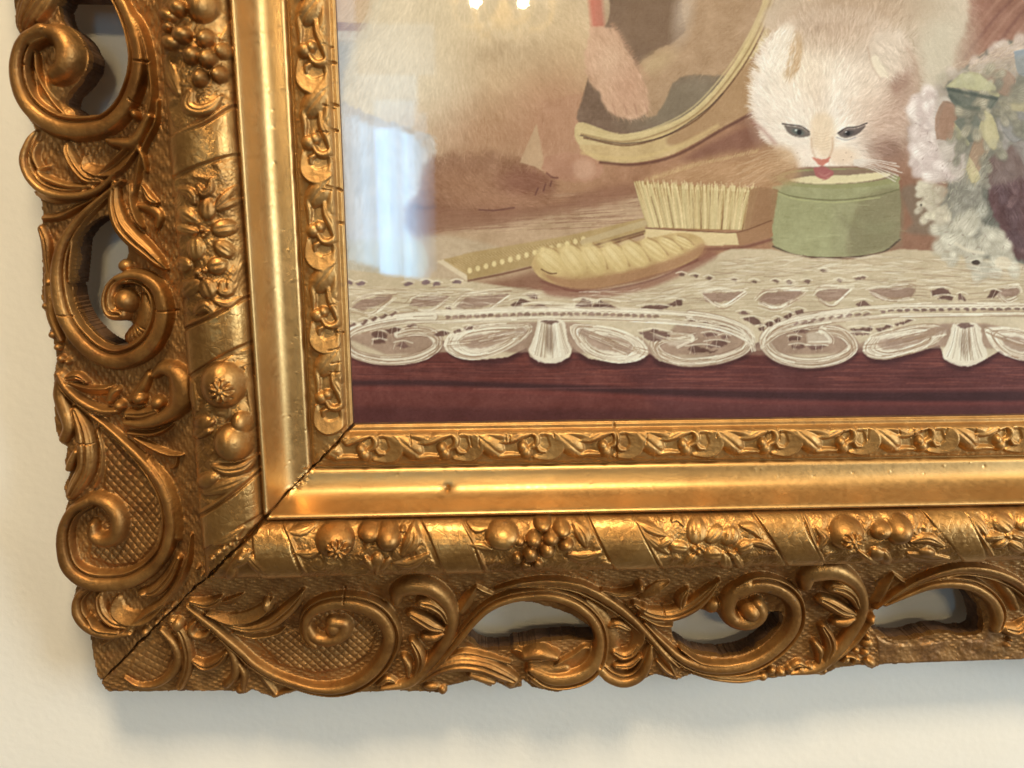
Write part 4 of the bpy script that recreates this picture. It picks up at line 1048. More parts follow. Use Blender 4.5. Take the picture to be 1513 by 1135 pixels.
def box(x0, x1, y0, y1, m=0):
    return (slice(max(0, int(y0 - m - PY0)), max(0, min(PH, int(y1 + m - PY0) + 1))), slice(max(0, int(x0 - m - PX0)), max(0, min(PW, int(x1 + m - PX0) + 1))))
def blend(sl, col, a):
    col = np.asarray(col, float)
    CV[sl] = CV[sl] * (1 - a[..., None]) + col * a[..., None]
def pmask(pts, soft=1, curve=True, rag=0, seed=5):
    P = np.array(pts, float)
    if curve and len(P) > 3: P = catmull(np.vstack([P, P[:1]]), 4)
    sl = box(P[:, 0].min(), P[:, 0].max(), P[:, 1].min(), P[:, 1].max(), soft * 2 + rag + 2)
    x, y = QX[sl], QY[sl]
    if rag: x, y = x + vnoise(x, y, 5, seed) * rag, y + vnoise(x, y, 5, seed + 1) * rag
    m = inpoly(P, x, y).astype(float)
    for _ in range(max(1, int(soft * soft * .5))): m = blur(m, 1)
    return sl, m
def fill(pts, col, a=1.0, soft=1, curve=True, rag=0, var=0, seed=5):
    sl, m = pmask(pts, soft, curve, rag, seed)
    col = np.array(col, float)
    if var:
        v = vnoise(QX[sl], QY[sl], 14, seed + 7) * .6 + vnoise(QX[sl], QY[sl], 4, seed + 8) * .4
        col = col + v[..., None] * var
    blend(sl, col, m * a)
def ell(cx, cy, rx, ry, col, a=1.0, ang=0, soft=.2):
    r = max(rx, ry) * (1 + soft)
    sl = box(cx - r, cx + r, cy - r, cy + r, 2)
    x, y = QX[sl] - cx, QY[sl] - cy; t = math.radians(ang)
    q = np.hypot((x * math.cos(t) + y * math.sin(t)) / rx, (-x * math.sin(t) + y * math.cos(t)) / ry)
    blend(sl, col, np.clip((1 + soft - q) / max(2 * soft, 1.2 / min(rx, ry)), 0, 1) * a)
def line(pts, w, col, a=1.0, soft=.8, taper=False, step=3):
    C = catmull(np.array(pts, float), step)
    n = len(C); ww = np.full(n, float(w)) if np.isscalar(w) else np.interp(np.linspace(0, 1, n), np.linspace(0, 1, len(w)), w)
    if taper: ww = ww * np.sin(np.linspace(.15, math.pi - .15, n))
    mw = ww.max() + 2
    sl = box(C[:, 0].min(), C[:, 0].max(), C[:, 1].min(), C[:, 1].max(), mw)
    d = np.full(QX[sl].shape, 1e9)
    for i in range(n - 1):
        p_, q_ = C[i], C[i + 1]; e = q_ - p_
        s2 = box(min(p_[0], q_[0]), max(p_[0], q_[0]), min(p_[1], q_[1]), max(p_[1], q_[1]), mw)
        a0, b0 = s2[0].start - sl[0].start, s2[1].start - sl[1].start
        sub = d[a0:a0 + s2[0].stop - s2[0].start, b0:b0 + s2[1].stop - s2[1].start]
        if sub.size == 0: continue
        x, y = QX[s2], QY[s2]
        t = np.clip(((x - p_[0]) * e[0] + (y - p_[1]) * e[1]) / (e @ e + 1e-9), 0, 1)
        np.minimum(sub, np.hypot(x - p_[0] - t * e[0], y - p_[1] - t * e[1]) - ww[i] / 2, out=sub)
    blend(sl, col, np.clip(.5 - d / max(soft, .5), 0, 1) * a)
def hairs(x, y, ang, length, col, alpha, curl=0.0, bright=0.0):
    """many soft hair strokes at once; col is (3,) or (n, 3)"""
    x, y = np.asarray(x, float), np.asarray(y, float); n = len(x)
    col = np.broadcast_to(np.asarray(col, float), (n, 3)) + prng.normal(0, 1, (n, 1)) * bright
    ang = np.broadcast_to(ang, n) + prng.normal(0, .12, n); length = np.broadcast_to(length, n) * prng.uniform(.6, 1.3, n)
    cu = prng.normal(0, 1, n) * curl
    st = int(np.max(length)) + 1
    for k in range(st):
        t = k / np.maximum(length, 1)
        on = t <= 1
        a = alpha * np.sin(np.clip(t, 0, 1) * math.pi * .85 + .3) * on
        fx, fy = x - PX0 - .5, y - PY0 - .5
        ix, iy = np.floor(fx).astype(int), np.floor(fy).astype(int); rx, ry = fx - ix, fy - iy
        for dx_, dy_, wgt in ((0, 0, (1 - rx) * (1 - ry)), (1, 0, rx * (1 - ry)), (0, 1, (1 - rx) * ry), (1, 1, rx * ry)):
            jx, jy = ix + dx_, iy + dy_
            ok = on & (jx >= 0) & (jx < PW) & (jy >= 0) & (jy < PH)
            w_ = (a * wgt)[ok][:, None]
            CV[jy[ok], jx[ok]] = CV[jy[ok], jx[ok]] * (1 - w_) + col[ok] * w_
        x = x + np.cos(ang); y = y + np.sin(ang); ang = ang + cu
def scatter(pts, n, curve=True):
    P = np.array(pts, float)
    if curve: P = catmull(np.vstack([P, P[:1]]), 6)
    x = prng.uniform(P[:, 0].min(), P[:, 0].max(), n * 3); y = prng.uniform(P[:, 1].min(), P[:, 1].max(), n * 3)
    ok = inpoly(P, x, y); return x[ok][:n], y[ok][:n]
def under(x, y):
    ix = np.clip((x - PX0).astype(int), 0, PW - 1); iy = np.clip((y - PY0).astype(int), 0, PH - 1)
    return CV[iy, ix]
def furry(pts, n, angf, length, alpha=.35, bright=12, curl=.03):
    x, y = scatter(pts, n)
    c = under(x, y)
    hairs(x, y, angf(x, y), length, c, alpha, curl, bright)

# background, ledge and table top
fill([(890, -130), (1670, -130), (1670, 140), (890, 140)], (156, 122, 95), soft=6, curve=False, var=10)
fill([(1370, -130), (1670, -130), (1670, 120), (1400, 140)], (156, 116, 96), soft=5, var=10)
for k in range(9): line([(1400 + 22 * k, 95 - 6 * k), (1450 + 24 * k, 30 - 8 * k), (1520 + 26 * k, -50)], 5, (128, 90, 76) if k % 2 else (176, 138, 116), .5, 4)
fill([(480, -130), (600, -130), (600, 36), (480, 36)], (190, 156, 122), soft=4, curve=False, var=8)
fill([(480, 33), (548, 34), (540, 45), (480, 48)], (134, 98, 88), soft=1.5, curve=False, var=8)
fill([(480, 46), (600, 46), (600, 60), (480, 60)], (184, 172, 156), soft=2, curve=False, var=8)
fill([(480, 60), (600, 60), (600, 420), (480, 420)], (150, 146, 142), soft=4, curve=False, var=10)
fill([(480, 215), (560, 212), (560, 226), (480, 228)], (136, 128, 134), soft=2, curve=False, var=6)
fill([(590, 230), (1160, 180), (1160, 380), (590, 380)], (166, 126, 96), soft=5, curve=False, var=10)
fill([(590, 320), (700, 318), (860, 300), (960, 290), (960, 350), (800, 400), (590, 430)], (186, 158, 126), soft=8, var=10)
fill([(480, 345), (640, 345), (760, 380), (640, 430), (480, 430)], (190, 168, 138), soft=5, var=8)
for k in range(420):
    x, y = prng.uniform(590, 960), prng.uniform(285, 345)
    line([(x, y), (x + 20, y - 1.5), (x + prng.uniform(30, 80), y - 4)], prng.uniform(.6, 1.6), (200, 172, 140) if prng.random() < .55 else (132, 92, 72), .35, 1.2, step=12)
fill([(1000, 240), (1060, 205), (1130, 180), (1170, 200), (1160, 230), (1060, 240)], (128, 88, 72), .7, soft=8)

# large seated cat
body = [(562, -130), (905, -130), (912, 40), (902, 110), (880, 160), (876, 225), (845, 235), (800, 232), (770, 232), (700, 236), (640, 232), (575, 226), (520, 220), (508, 150), (518, 80), (548, 20)]
fill(body, (212, 194, 164), soft=6, rag=6, var=10)
ell(760, 150, 110, 110, (190, 158, 122), .8, soft=.6); ell(850, 110, 60, 120, (196, 164, 126), .75, soft=.6)
ell(700, 205, 110, 50, (176, 138, 106), .85, soft=.6); ell(820, 180, 60, 70, (178, 136, 106), .8, soft=.6)
ell(590, 90, 80, 120, (222, 208, 182), .8, soft=.7); ell(740, 20, 130, 70, (206, 184, 146), .6, soft=.7)
ell(765, 75, 60, 22, (176, 150, 118), .35, soft=.8)
def fan(x, y): return np.arctan2(y - (-60), (x - 720) * .9) + .15 * np.sin(x * .03)
furry([(512, -20), (905, -20), (900, 120), (875, 225), (640, 232), (512, 220)], 6500, lambda x, y: np.pi / 2 + (640 - x) * .0035 + .25 * np.sin(y * .02 + x * .013), 17, .30, 13)
for s_ in (-1, 1):
    x, y = scatter([(520, -20), (900, -20), (890, 150), (700, 220), (520, 200)], 1500); hairs(x, y, np.pi / 2 + (660 - x) * .0035 + .2 * np.sin(y * .03), 20, np.clip(under(x, y) + 13 * s_, 0, 240), .4, .03)
    x, y = scatter([(520, 60), (640, 100), (760, 170), (640, 215), (530, 200)], 700); hairs(x, y, np.pi / 2 + (640 - x) * .004, 16, under(x, y) + 16 * s_, .35, .03)
x, y = np.full(500, 0.), prng.uniform(-20, 230, 500); x = np.interp(y, [-20, 20, 80, 150, 230], [562, 545, 522, 512, 520]) + prng.uniform(-4, 14, 500)
hairs(x, y, np.pi - .9 - (y < 60) * .2, 15, (208, 196, 172), .4, .03, 8)
# tail and hip fluff, pale
fl = [(506, 150), (560, 175), (610, 190), (640, 205), (641, 240), (628, 262), (618, 285), (600, 300), (597, 325), (610, 350), (622, 385), (608, 408), (570, 404), (506, 392)]
fill(fl, (196, 186, 174), soft=3, rag=3, var=10)
fill([(506, 355), (615, 355), (628, 404), (560, 408), (506, 396)], (194, 184, 160), .8, soft=4)
furry(fl, 2600, lambda x, y: np.pi / 2 + .25 * np.sin(x * .05), 18, .4, 14)
x = prng.uniform(590, 640, 260); y = np.interp(x, [590, 600, 640], [330, 295, 215]) + prng.uniform(-20, 8, 260); hairs(x, y, .9, 12, (206, 196, 184), .5, .02, 8)
# folded paw and shadow
pw_ = [(622, 250), (650, 228), (720, 224), (775, 236), (810, 262), (822, 280), (800, 300), (740, 306), (660, 306), (622, 290)]
fill([(602, 300), (640, 290), (800, 300), (880, 280), (960, 272), (900, 302), (700, 336), (606, 346)], (146, 106, 82), .8, soft=8, rag=4)
fill(pw_, (150, 112, 86), .8, soft=6, rag=5, var=12)
ell(690, 275, 50, 24, (166, 126, 96), .7, soft=.6); ell(775, 268, 36, 22, (138, 94, 74), .7, soft=.5); ell(745, 295, 60, 10, (176, 134, 104), .5, soft=.7)
furry(pw_, 1800, lambda x, y: .5 + .3 * np.sin(x * .03), 12, .4, 15)
x, y = scatter([(600, 215), (800, 215), (800, 245), (620, 250)], 500); hairs(x, y, np.pi / 2 + .2, 16, under(x, y) - 4, .4, .03, 12)
line([(614, 305), (630, 308), (640, 306)], 5, (120, 86, 70), .6, 5); line([(708, 310), (730, 311), (760, 307)], 2, (100, 62, 56), .7, 2)
for a, b in (((791, 288), (795, 278)), ((803, 282), (806, 272)), ((813, 275), (815, 268))): line([a, b], 2, (104, 64, 58), .7, 2)
# front leg and paw
leg = [(800, 150), (882, 140), (880, 200), (876, 232), (842, 238), (815, 232), (802, 215), (796, 190)]
fill(leg, (178, 138, 108), .85, soft=4, rag=2, var=8); furry(leg, 700, lambda x, y: np.pi / 2, 13, .25, 10)
fill([(793, 182), (768, 240), (790, 246), (806, 256), (800, 220)], (190, 160, 126), .95, soft=1.2, curve=False)
fill([(806, 232), (840, 226), (878, 232), (892, 250), (878, 266), (850, 268), (815, 262), (802, 250)], (180, 138, 110), soft=2.5, rag=2, var=8)
ell(862, 250, 17, 15, (196, 158, 130), .85, soft=.25); ell(833, 252, 16, 13, (172, 130, 104), .5, soft=.4)
line([(808, 256), (816, 262), (824, 263)], 2.5, (116, 74, 64), .8, 2)
line([(878, -20), (882, 20), (884, 38)], 20, (198, 112, 94), .75, 8)

# mirror
glass_ = [(853, -130), (1170, -130), (1140, 10), (1120, 40), (1080, 105), (1030, 157), (985, 184), (919, 198), (856, 182), (862, 140), (885, 60), (900, 0)]
fill(glass_, (128, 104, 84), soft=2, var=9); ell(1010, 150, 80, 40, (142, 128, 106), .8, ang=-25, soft=.5); ell(960, 30, 60, 60, (134, 108, 84), .8, soft=.5)
arm = [(1012, -130), (1160, -130), (1140, 0), (1120, 40), (1085, 100), (1060, 112), (1020, 110), (995, 124), (985, 145), (970, 168), (955, 172), (948, 150), (950, 120), (942, 100), (960, 82), (995, 62), (1012, 45), (1008, 10)]
fill(arm, (176, 146, 114), soft=2.5, rag=2, var=9); ell(970, 92, 28, 13, (192, 166, 128), .8, ang=-30, soft=.6); ell(1010, 20, 14, 40, (192, 172, 150), .7, ang=10, soft=.6)
furry(arm, 1500, lambda x, y: np.pi / 2 + .9 + .3 * np.sin(y * .03), 13, .32, 12)
paw = [(872, 40), (905, 42), (922, 68), (938, 92), (950, 116), (957, 140), (956, 165), (938, 174), (912, 172), (893, 158), (888, 140), (872, 122), (864, 90)]
fill(paw, (200, 164, 134), soft=2.5, rag=2, var=8); ell(900, 90, 26, 34, (210, 178, 148), .6, soft=.6); ell(925, 130, 22, 30, (190, 150, 122), .5, soft=.6)
furry(paw, 1200, lambda x, y: np.pi / 2 - .5, 12, .42, 16)
for x_ in (908, 925, 940, 956): line([(x_ - 3, 154), (x_, 162), (x_ + 1, 169)], 1.8, (160, 116, 94), .45, 2)
x = prng.uniform(900, 955, 160); y = np.interp(x, [900, 955], [35, 120]); hairs(x, y, -.4, 8, (190, 150, 120), .5, .02, 8)
fill([(1156, -130), (1190, -130), (1160, 10), (1133, 60), (1104, 98), (1067, 140), (1025, 180), (969, 208), (919, 220), (858, 216), (855, 181), (919, 198), (985, 183), (1030, 157), (1078, 103), (1117, 30), (1130, -10)], (202, 180, 134), soft=1.2, var=10)
fill([(858, 214), (919, 214), (969, 201), (1025, 172), (1067, 134), (1110, 92), (1160, 90), (1135, 148), (1117, 160), (1064, 190), (1025, 212), (985, 231), (932, 241), (888, 239), (858, 221)], (198, 172, 126), soft=1.5, var=10)
fill([(1067, 134), (1130, 70), (1150, 100), (1117, 160), (1064, 190), (1000, 215), (985, 205), (1025, 178)], (158, 122, 90), .65, soft=4)
rim = [(857, 196), (919, 207), (977, 193), (1028, 165), (1072, 118), (1110, 60), (1140, -10), (1165, -100)]
for off, c, a in ((-8, (208, 188, 140), .6), (-3, (214, 194, 144), .5), (3, (150, 120, 82), .6), (7, (206, 182, 132), .6), (10, (118, 86, 62), .8)):
    line([(q_[0] + off * .6, q_[1] + off * .8) for q_ in rim], 2.6, c, a, 1.5)
line([(858, 200), (890, 208), (930, 212), (985, 200), (1040, 165), (1068, 138)], 2, (90, 66, 56), .7, 1.5)
line([(860, 226), (900, 233), (950, 232), (1010, 212), (1060, 186)], 5, (206, 180, 128), .6, 4)
line([(887, 240), (940, 243), (1000, 229), (1070, 190), (1120, 163)], 4, (104, 68, 54), .8, 3)
line([(1176, -20), (1168, 8), (1160, 24)], 7, (206, 178, 110), .7, 4)

# kitten lapping
fill([(1180, -130), (1420, -130), (1430, 20), (1410, 80), (1395, 130), (1350, 150), (1300, 60), (1200, 40), (1130, 40), (1150, -20)], (202, 184, 160), soft=6, rag=4, var=9)
ell(1386, 70, 44, 80, (202, 190, 166), .8, soft=.6); ell(1260, 0, 90, 30, (178, 150, 120), .7, soft=.7)
furry([(1160, -40), (1430, -60), (1425, 100), (1350, 150), (1250, 30), (1160, 40)], 2600, lambda x, y: .9 + .4 * np.sin(x * .02), 16, .3, 12)
head = [(1150, 38), (1190, 24), (1250, 18), (1310, 34), (1342, 80), (1346, 130), (1340, 180), (1326, 218), (1290, 238), (1250, 248), (1215, 252), (1185, 246), (1160, 226), (1136, 208), (1118, 180), (1112, 140), (1122, 90), (1135, 60)]
fill(head, (233, 220, 202), soft=6, rag=6, var=9)
ell(1310, 190, 40, 50, (190, 160, 138), .8, soft=.6); ell(1330, 130, 22, 40, (172, 140, 118), .7, soft=.6); ell(1215, 60, 60, 34, (198, 174, 148), .6, soft=.7)
ell(1190, 110, 40, 40, (230, 212, 186), .7, soft=.7); ell(1150, 170, 30, 40, (228, 212, 192), .7, soft=.7); ell(1312, 222, 26, 16, (146, 114, 96), .8, soft=.6)
ell(1236, 46, 90, 26, (190, 164, 138), .75, soft=.7); ell(1280, 120, 30, 50, (206, 182, 156), .5, soft=.7); ell(1206, 150, 16, 40, (208, 184, 158), .4, soft=.8)
furry(head, 5200, lambda x, y: np.arctan2(y - 215, x - 1214) + .1, 13, .5, 17)
x, y = scatter(head, 900); hairs(x, y, np.arctan2(y - 215, x - 1214) + .1, 12, np.minimum(under(x, y) + 22, 246), .6, .03)
x, y = scatter([(1150, 40), (1300, 40), (1320, 150), (1215, 160), (1130, 140)], 500); hairs(x, y, np.arctan2(y - 215, x - 1214), 12, under(x, y) - 26, .35, .03)
t = prng.uniform(0, 1, 520); bx_ = np.interp(t, np.linspace(0, 1, 8), [1136, 1120, 1114, 1116, 1128, 1140, 1158, 1175]); by_ = np.interp(t, np.linspace(0, 1, 8), [60, 95, 130, 160, 185, 205, 222, 236])
hairs(bx_ + prng.uniform(0, 8, 520), by_, np.pi + .1 - (t - .6) * .9, 15, (234, 220, 202), .7, .03, 10)
t = prng.uniform(0, 1, 420); hairs(np.interp(t, [0, .3, .6, 1], [1140, 1200, 1290, 1344]), np.interp(t, [0, .3, .6, 1], [50, 27, 26, 84]) + prng.uniform(-2, 12, 420), np.interp(t, [0, .5, 1], [-2.5, -1.4, -.4]), 11, (206, 184, 160), .5, .03, 14)
t = prng.uniform(0, 1, 260); hairs(np.interp(t, [0, .5, 1], [1346, 1342, 1326]), np.interp(t, [0, .5, 1], [90, 165, 220]), .6, 11, (190, 164, 142), .5, .03, 14)
line([(1112, 180), (1130, 195), (1145, 212)], 6, (150, 100, 86), .4, 6)
fill([(1146, 44), (1160, 34), (1172, 40), (1176, 62), (1172, 86), (1160, 96), (1148, 84), (1140, 62)], (226, 212, 190), .8, soft=4, rag=4)
fill([(1172, 52), (1182, 46), (1186, 70), (1180, 100), (1168, 116), (1154, 108), (1166, 92)], (192, 164, 128), .6, soft=5, rag=3)
x, y = scatter([(1138, 44), (1172, 36), (1178, 70), (1166, 100), (1140, 90)], 260); hairs(x, y, np.pi / 2 + .5, 15, (234, 222, 204), .5, .03, 16)
x, y = scatter([(1165, 60), (1184, 52), (1182, 100), (1166, 112)], 130); hairs(x, y, np.pi / 2 + .3, 13, (196, 164, 126), .5, .03, 14)
fill([(1284, 66), (1298, 48), (1322, 46), (1342, 62), (1348, 88), (1334, 104), (1316, 114), (1300, 112), (1286, 98)], (216, 198, 176), .85, soft=4, rag=4, var=8)
fill([(1322, 110), (1336, 100), (1344, 108), (1338, 130), (1326, 140), (1316, 130)], (150, 116, 98), .55, soft=5, rag=3)
fill([(1284, 88), (1293, 82), (1304, 94), (1312, 112), (1304, 116), (1292, 106)], (232, 218, 192), .8, soft=2, rag=2)
furry([(1284, 60), (1344, 54), (1346, 92), (1312, 116)], 520, lambda x, y: np.pi / 2 - .5 + .3 * np.sin(x * .1), 13, .45, 20)
line([(1282, 70), (1288, 96), (1300, 116)], 3, (176, 148, 126), .4, 3); line([(1340, 70), (1354, 100), (1356, 150)], 4, (176, 146, 124), .4, 5)
fill([(1196, 190), (1204, 168), (1224, 168), (1234, 190), (1229, 222), (1216, 234), (1204, 232), (1198, 212)], (222, 196, 160), .6, soft=7, rag=3)
for yy in range(7): line([(1203, 196 + 4 * yy), (1214, 198 + 4 * yy), (1226, 195 + 4 * yy)], .9, (196, 164, 128), .35, 1)
fill([(1158, 185), (1168, 186), (1182, 188), (1193, 194), (1197, 200), (1184, 203), (1170, 200), (1162, 193)], (96, 84, 76), .8, soft=1.5)
fill([(1238, 199), (1243, 193), (1256, 190), (1268, 189), (1279, 185), (1274, 193), (1262, 201), (1247, 204)], (92, 78, 72), .8, soft=1.5)
ell(1179, 195, 9, 4.2, (102, 106, 98), .95, ang=16, soft=.3); ell(1181, 195.5, 3.2, 3.8, (48, 42, 42), .95, soft=.3); ell(1176, 192.5, 2, 1.5, (222, 220, 208), .95)
ell(1254, 197, 8, 3.6, (88, 80, 76), .9, ang=-14, soft=.3); ell(1253, 197, 3, 3.4, (44, 38, 40), .95, soft=.3); ell(1250, 195, 1.8, 1.3, (214, 208, 202), .95)
line([(1156, 183), (1168, 184.5), (1184, 187), (1196, 195)], 2, (74, 60, 56), .85, 1.3); line([(1238, 197), (1250, 189.5), (1266, 187.5), (1281, 182)], 2, (74, 60, 58), .85, 1.3)
line([(1236, 203), (1250, 207), (1264, 203)], 1.4, (120, 116, 128), .5, 1.4)
line([(1234, 208), (1250, 212), (1268, 206)], 3, (232, 214, 194), .6, 3); line([(1166, 204), (1182, 208), (1196, 206)], 3, (234, 218, 200), .6, 3)
x, y = scatter([(1150, 150), (1200, 150), (1196, 186), (1156, 180)], 160); hairs(x, y, -np.pi / 2 - .3, 12, (236, 222, 202), .35, .02, 14)
x, y = scatter([(1236, 150), (1290, 150), (1280, 182), (1240, 188)], 160); hairs(x, y, -np.pi / 2 + .5, 12, (214, 190, 166), .35, .02, 14)
ell(1186, 230, 22, 15, (236, 220, 200), .85, soft=.4); ell(1244, 231, 22, 14, (226, 202, 174), .85, soft=.4); line([(1199, 205), (1200, 220), (1204, 232)], 3, (196, 162, 130), .5, 3); line([(1230, 204), (1230, 220), (1225, 232)], 3, (190, 152, 120), .5, 3)
for a_, b_ in ((1178, 226), (1172, 232), (1182, 235), (1250, 226), (1258, 232), (1246, 236)): ell(a_, b_, 1.3, 1.1, (150, 118, 98), .7)
hairs(prng.uniform(1170, 1205, 120), prng.uniform(218, 246, 120), prng.uniform(1.6, 3.4, 120), 7, (236, 220, 202), .45, .05, 12)
fill([(1200, 232), (1214, 236), (1228, 232), (1222, 241), (1214, 246), (1206, 241)], (198, 126, 106), .9, soft=1.6, rag=1)
line([(1214, 246), (1206, 251), (1194, 248)], 1.6, (120, 76, 66), .8, 1.2); line([(1214, 246), (1224, 251), (1244, 247)], 1.6, (110, 80, 68), .8, 1.2)
ell(1256, 20, 100, 18, (188, 162, 136), .6, soft=.8); ell(1346, 150, 14, 70, (178, 150, 128), .55, soft=.8)
x, y = scatter([(1170, 0), (1320, 0), (1350, 60), (1300, 50), (1200, 46)], 700); hairs(x, y, -np.pi / 2 + (x - 1240) * .006, 13, under(x, y), .5, .03, 18)
x, y = scatter([(1325, 60), (1362, 80), (1360, 220), (1320, 225)], 500); hairs(x, y, .5, 13, under(x, y), .5, .03, 16)
fill([(1130, 262), (1150, 252), (1200, 247), (1290, 247), (1328, 262), (1290, 273), (1200, 276), (1150, 270)], (150, 120, 98), soft=2)
# green tin
tin = [(1141, 276), (1140, 300), (1138, 350), (1146, 368), (1175, 377), (1220, 381), (1270, 379), (1312, 370), (1329, 355), (1331, 300), (1328, 266), (1200, 262)]
fill(tin, (164, 160, 120), soft=1.2, curve=False, var=8)
for k in range(26):
    u = k / 25.; line([(1142 + 187 * u, 286 + 14 * math.sin(math.pi * u)), (1142 + 187 * u, 362 + 16 * math.sin(math.pi * u))], 9, (174, 170, 126) if u < .45 else (142, 130, 104), .10 + .3 * abs(u - .45), 6)
fill([(1270, 290), (1328, 280), (1330, 352), (1290, 372), (1250, 372)], (136, 124, 94), .55, soft=5)
fill([(1262, 318), (1290, 330), (1320, 324), (1318, 340), (1290, 345), (1268, 336)], (152, 148, 112), .4, soft=5)
line([(1240, 318), (1256, 338), (1262, 352)], 8, (134, 126, 96), .35, 7)
fill([(1148, 260), (1160, 254), (1200, 250), (1280, 250), (1322, 258), (1330, 266), (1300, 274), (1240, 279), (1180, 276), (1152, 270)], (156, 152, 108), soft=1.2)
fill([(1156, 261), (1180, 254), (1230, 251), (1290, 251), (1320, 259), (1290, 268), (1230, 272), (1180, 270)], (146, 122, 100), soft=1.2)
fill([(1164, 266), (1200, 260), (1250, 259), (1300, 255), (1316, 259), (1280, 268), (1220, 272), (1184, 270)], (220, 206, 164), soft=1.4)
line([(1143, 280), (1170, 290), (1230, 296), (1290, 290), (1328, 280)], 2, (118, 112, 78), .7, 1.5); line([(1146, 284), (1180, 295), (1236, 299), (1300, 292)], 2, (186, 184, 132), .6, 1.5)
line([(1142, 364), (1180, 378), (1240, 381), (1300, 374), (1330, 354)], 2.5, (86, 66, 54), .8, 2)
fill([(1202, 248), (1216, 246), (1230, 252), (1232, 258), (1218, 266), (1207, 262), (1204, 256)], (172, 108, 102), .95, soft=1.4, rag=1); line([(1210, 256), (1218, 260), (1226, 256)], 2, (196, 138, 126), .5, 1.5)
for k in range(9):
    y0 = 226 + 3.2 * k; line([(1172, 228 + 2.4 * k), (1140, 222 + 4 * k), (1096 + prng.uniform(-8, 14), 232 + 6.4 * k)], 1.5, (240, 224, 198), .8, 1)
for k in range(7): line([(1262, 236 + 1.4 * k), (1290, 236 + 2.5 * k), (1326 + prng.uniform(-8, 8), 242 + 4.4 * k)], 1.5, (224, 212, 196), .8, 1)

# brush
fill([(940, 272), (970, 256), (1030, 236), (1090, 224), (1130, 216), (1172, 226), (1180, 262), (1140, 278), (1060, 276)], (188, 152, 112), .75, soft=9, rag=4, var=10)
x, y = scatter([(950, 262), (1030, 238), (1130, 218), (1176, 232), (1150, 272), (960, 276)], 1100); hairs(x, y, -.35 + np.pi, 22, under(x, y), .3, .02, 14)
x = prng.uniform(945, 1120, 260); hairs(x, np.interp(x, [940, 1030, 1130], [268, 240, 218]) + 6, -1.2, 8, (204, 176, 128), .5, .02, 8)
fill([(938, 268), (990, 272), (1060, 276), (1118, 278), (1106, 340), (1040, 340), (956, 336)], (170, 138, 92), soft=1.5, curve=False)
for k in range(15):
    u = (k + prng.uniform(-.15, .15)) / 14.; xt, xb = 942 + 172 * u, 960 + 142 * u
    for q_ in range(7):
        f = (q_ - 3) / 3.; line([(xt + f * 7 + prng.normal(0, .8), 271 + 8 * u + prng.uniform(-4, 4)), ((xt + xb) / 2 + f * 5.2, 305), (xb + f * 4, 335 + 4 * u)], prng.uniform(1.2, 2.4), np.array((226, 208, 160)) - abs(f) * 20 + prng.normal(0, 8), .8, 1.3)
    line([(xt + 9, 290 + prng.uniform(-6, 6)), (xb + 6, 336 + 4 * u)], 1.6, (118, 86, 60), .6, 1.4)
for k in range(60): x = prng.uniform(942, 1116); line([(x, 268 + (x - 942) * .045 + prng.uniform(-5, 2)), (x + 1, 276 + (x - 942) * .045)], 1.2, (230, 212, 166), .6, 1)
fill([(1108, 280), (1122, 276), (1150, 280), (1142, 332), (1098, 342)], (158, 122, 88), .9, soft=2, curve=False)
fill([(950, 337), (1000, 341), (1088, 344), (1092, 362), (1000, 364), (954, 356)], (216, 194, 148), soft=1.2, curve=False)
fill([(1088, 344), (1140, 326), (1142, 350), (1094, 363)], (164, 126, 92), soft=1.2, curve=False)
line([(952, 337), (1040, 342), (1090, 343), (1140, 326)], 1.8, (116, 78, 56), .7, 1.5); line([(1000, 368), (1060, 368), (1100, 365), (1140, 354)], 4, (120, 76, 62), .7, 4)

# cloth
cloth = [(480, 394), (560, 404), (690, 415), (780, 428), (860, 432), (950, 415), (1020, 392), (1080, 368), (1140, 368), (1200, 382), (1260, 383), (1330, 368), (1400, 372), (1670, 380), (1670, 520), (1000, 530), (480, 525)]
fill(cloth, (200, 182, 150), soft=2, curve=False, var=8)
for k in range(700):
    x, y = prng.uniform(490, 1560), prng.uniform(396, 520); c = (222, 208, 178) if prng.random() < .6 else (160, 136, 110)
    if y < np.interp(x, [690, 860, 1000, 1080, 1330], [418, 435, 405, 372, 372]): continue
    line([(x, y), (x + 18, y + prng.uniform(-2, 2)), (x + prng.uniform(24, 60), y + prng.uniform(-4, 3))], prng.uniform(.7, 1.8), c, .45, 1.2, step=10)
fill([(800, 420), (880, 430), (960, 415), (1020, 388), (1045, 370), (1060, 378), (1010, 405), (950, 428), (880, 440), (810, 436)], (150, 106, 86), .8, soft=5)
# comb
fill([(646, 386), (700, 372), (840, 348), (952, 322), (954, 346), (872, 374), (760, 398), (692, 414)], (180, 154, 108), soft=1.2, curve=False, var=7)
for k in range(90):
    u = k / 89.; line([(660 + 200 * u, 386 - 36 * u), (690 + 178 * u, 403 - 40 * u)], .8, (146, 118, 78) if k % 2 else (204, 178, 128), .6, 1)
fill([(645, 386), (655, 384), (690, 407), (690, 415)], (216, 198, 166), .95, soft=1, curve=False)
line([(692, 415), (760, 401), (850, 377), (950, 346)], 3, (122, 84, 64), .8, 2)
for k in range(15): ell(694 + 12 * k, 400 - 3.3 * k, 3.4, 4.2, (226, 206, 154), .9, soft=.3)
line([(862, 358), (900, 346), (952, 330)], 9, (190, 168, 128), .9, 2); line([(866, 366), (910, 354), (952, 342)], 3, (118, 84, 64), .7, 2)
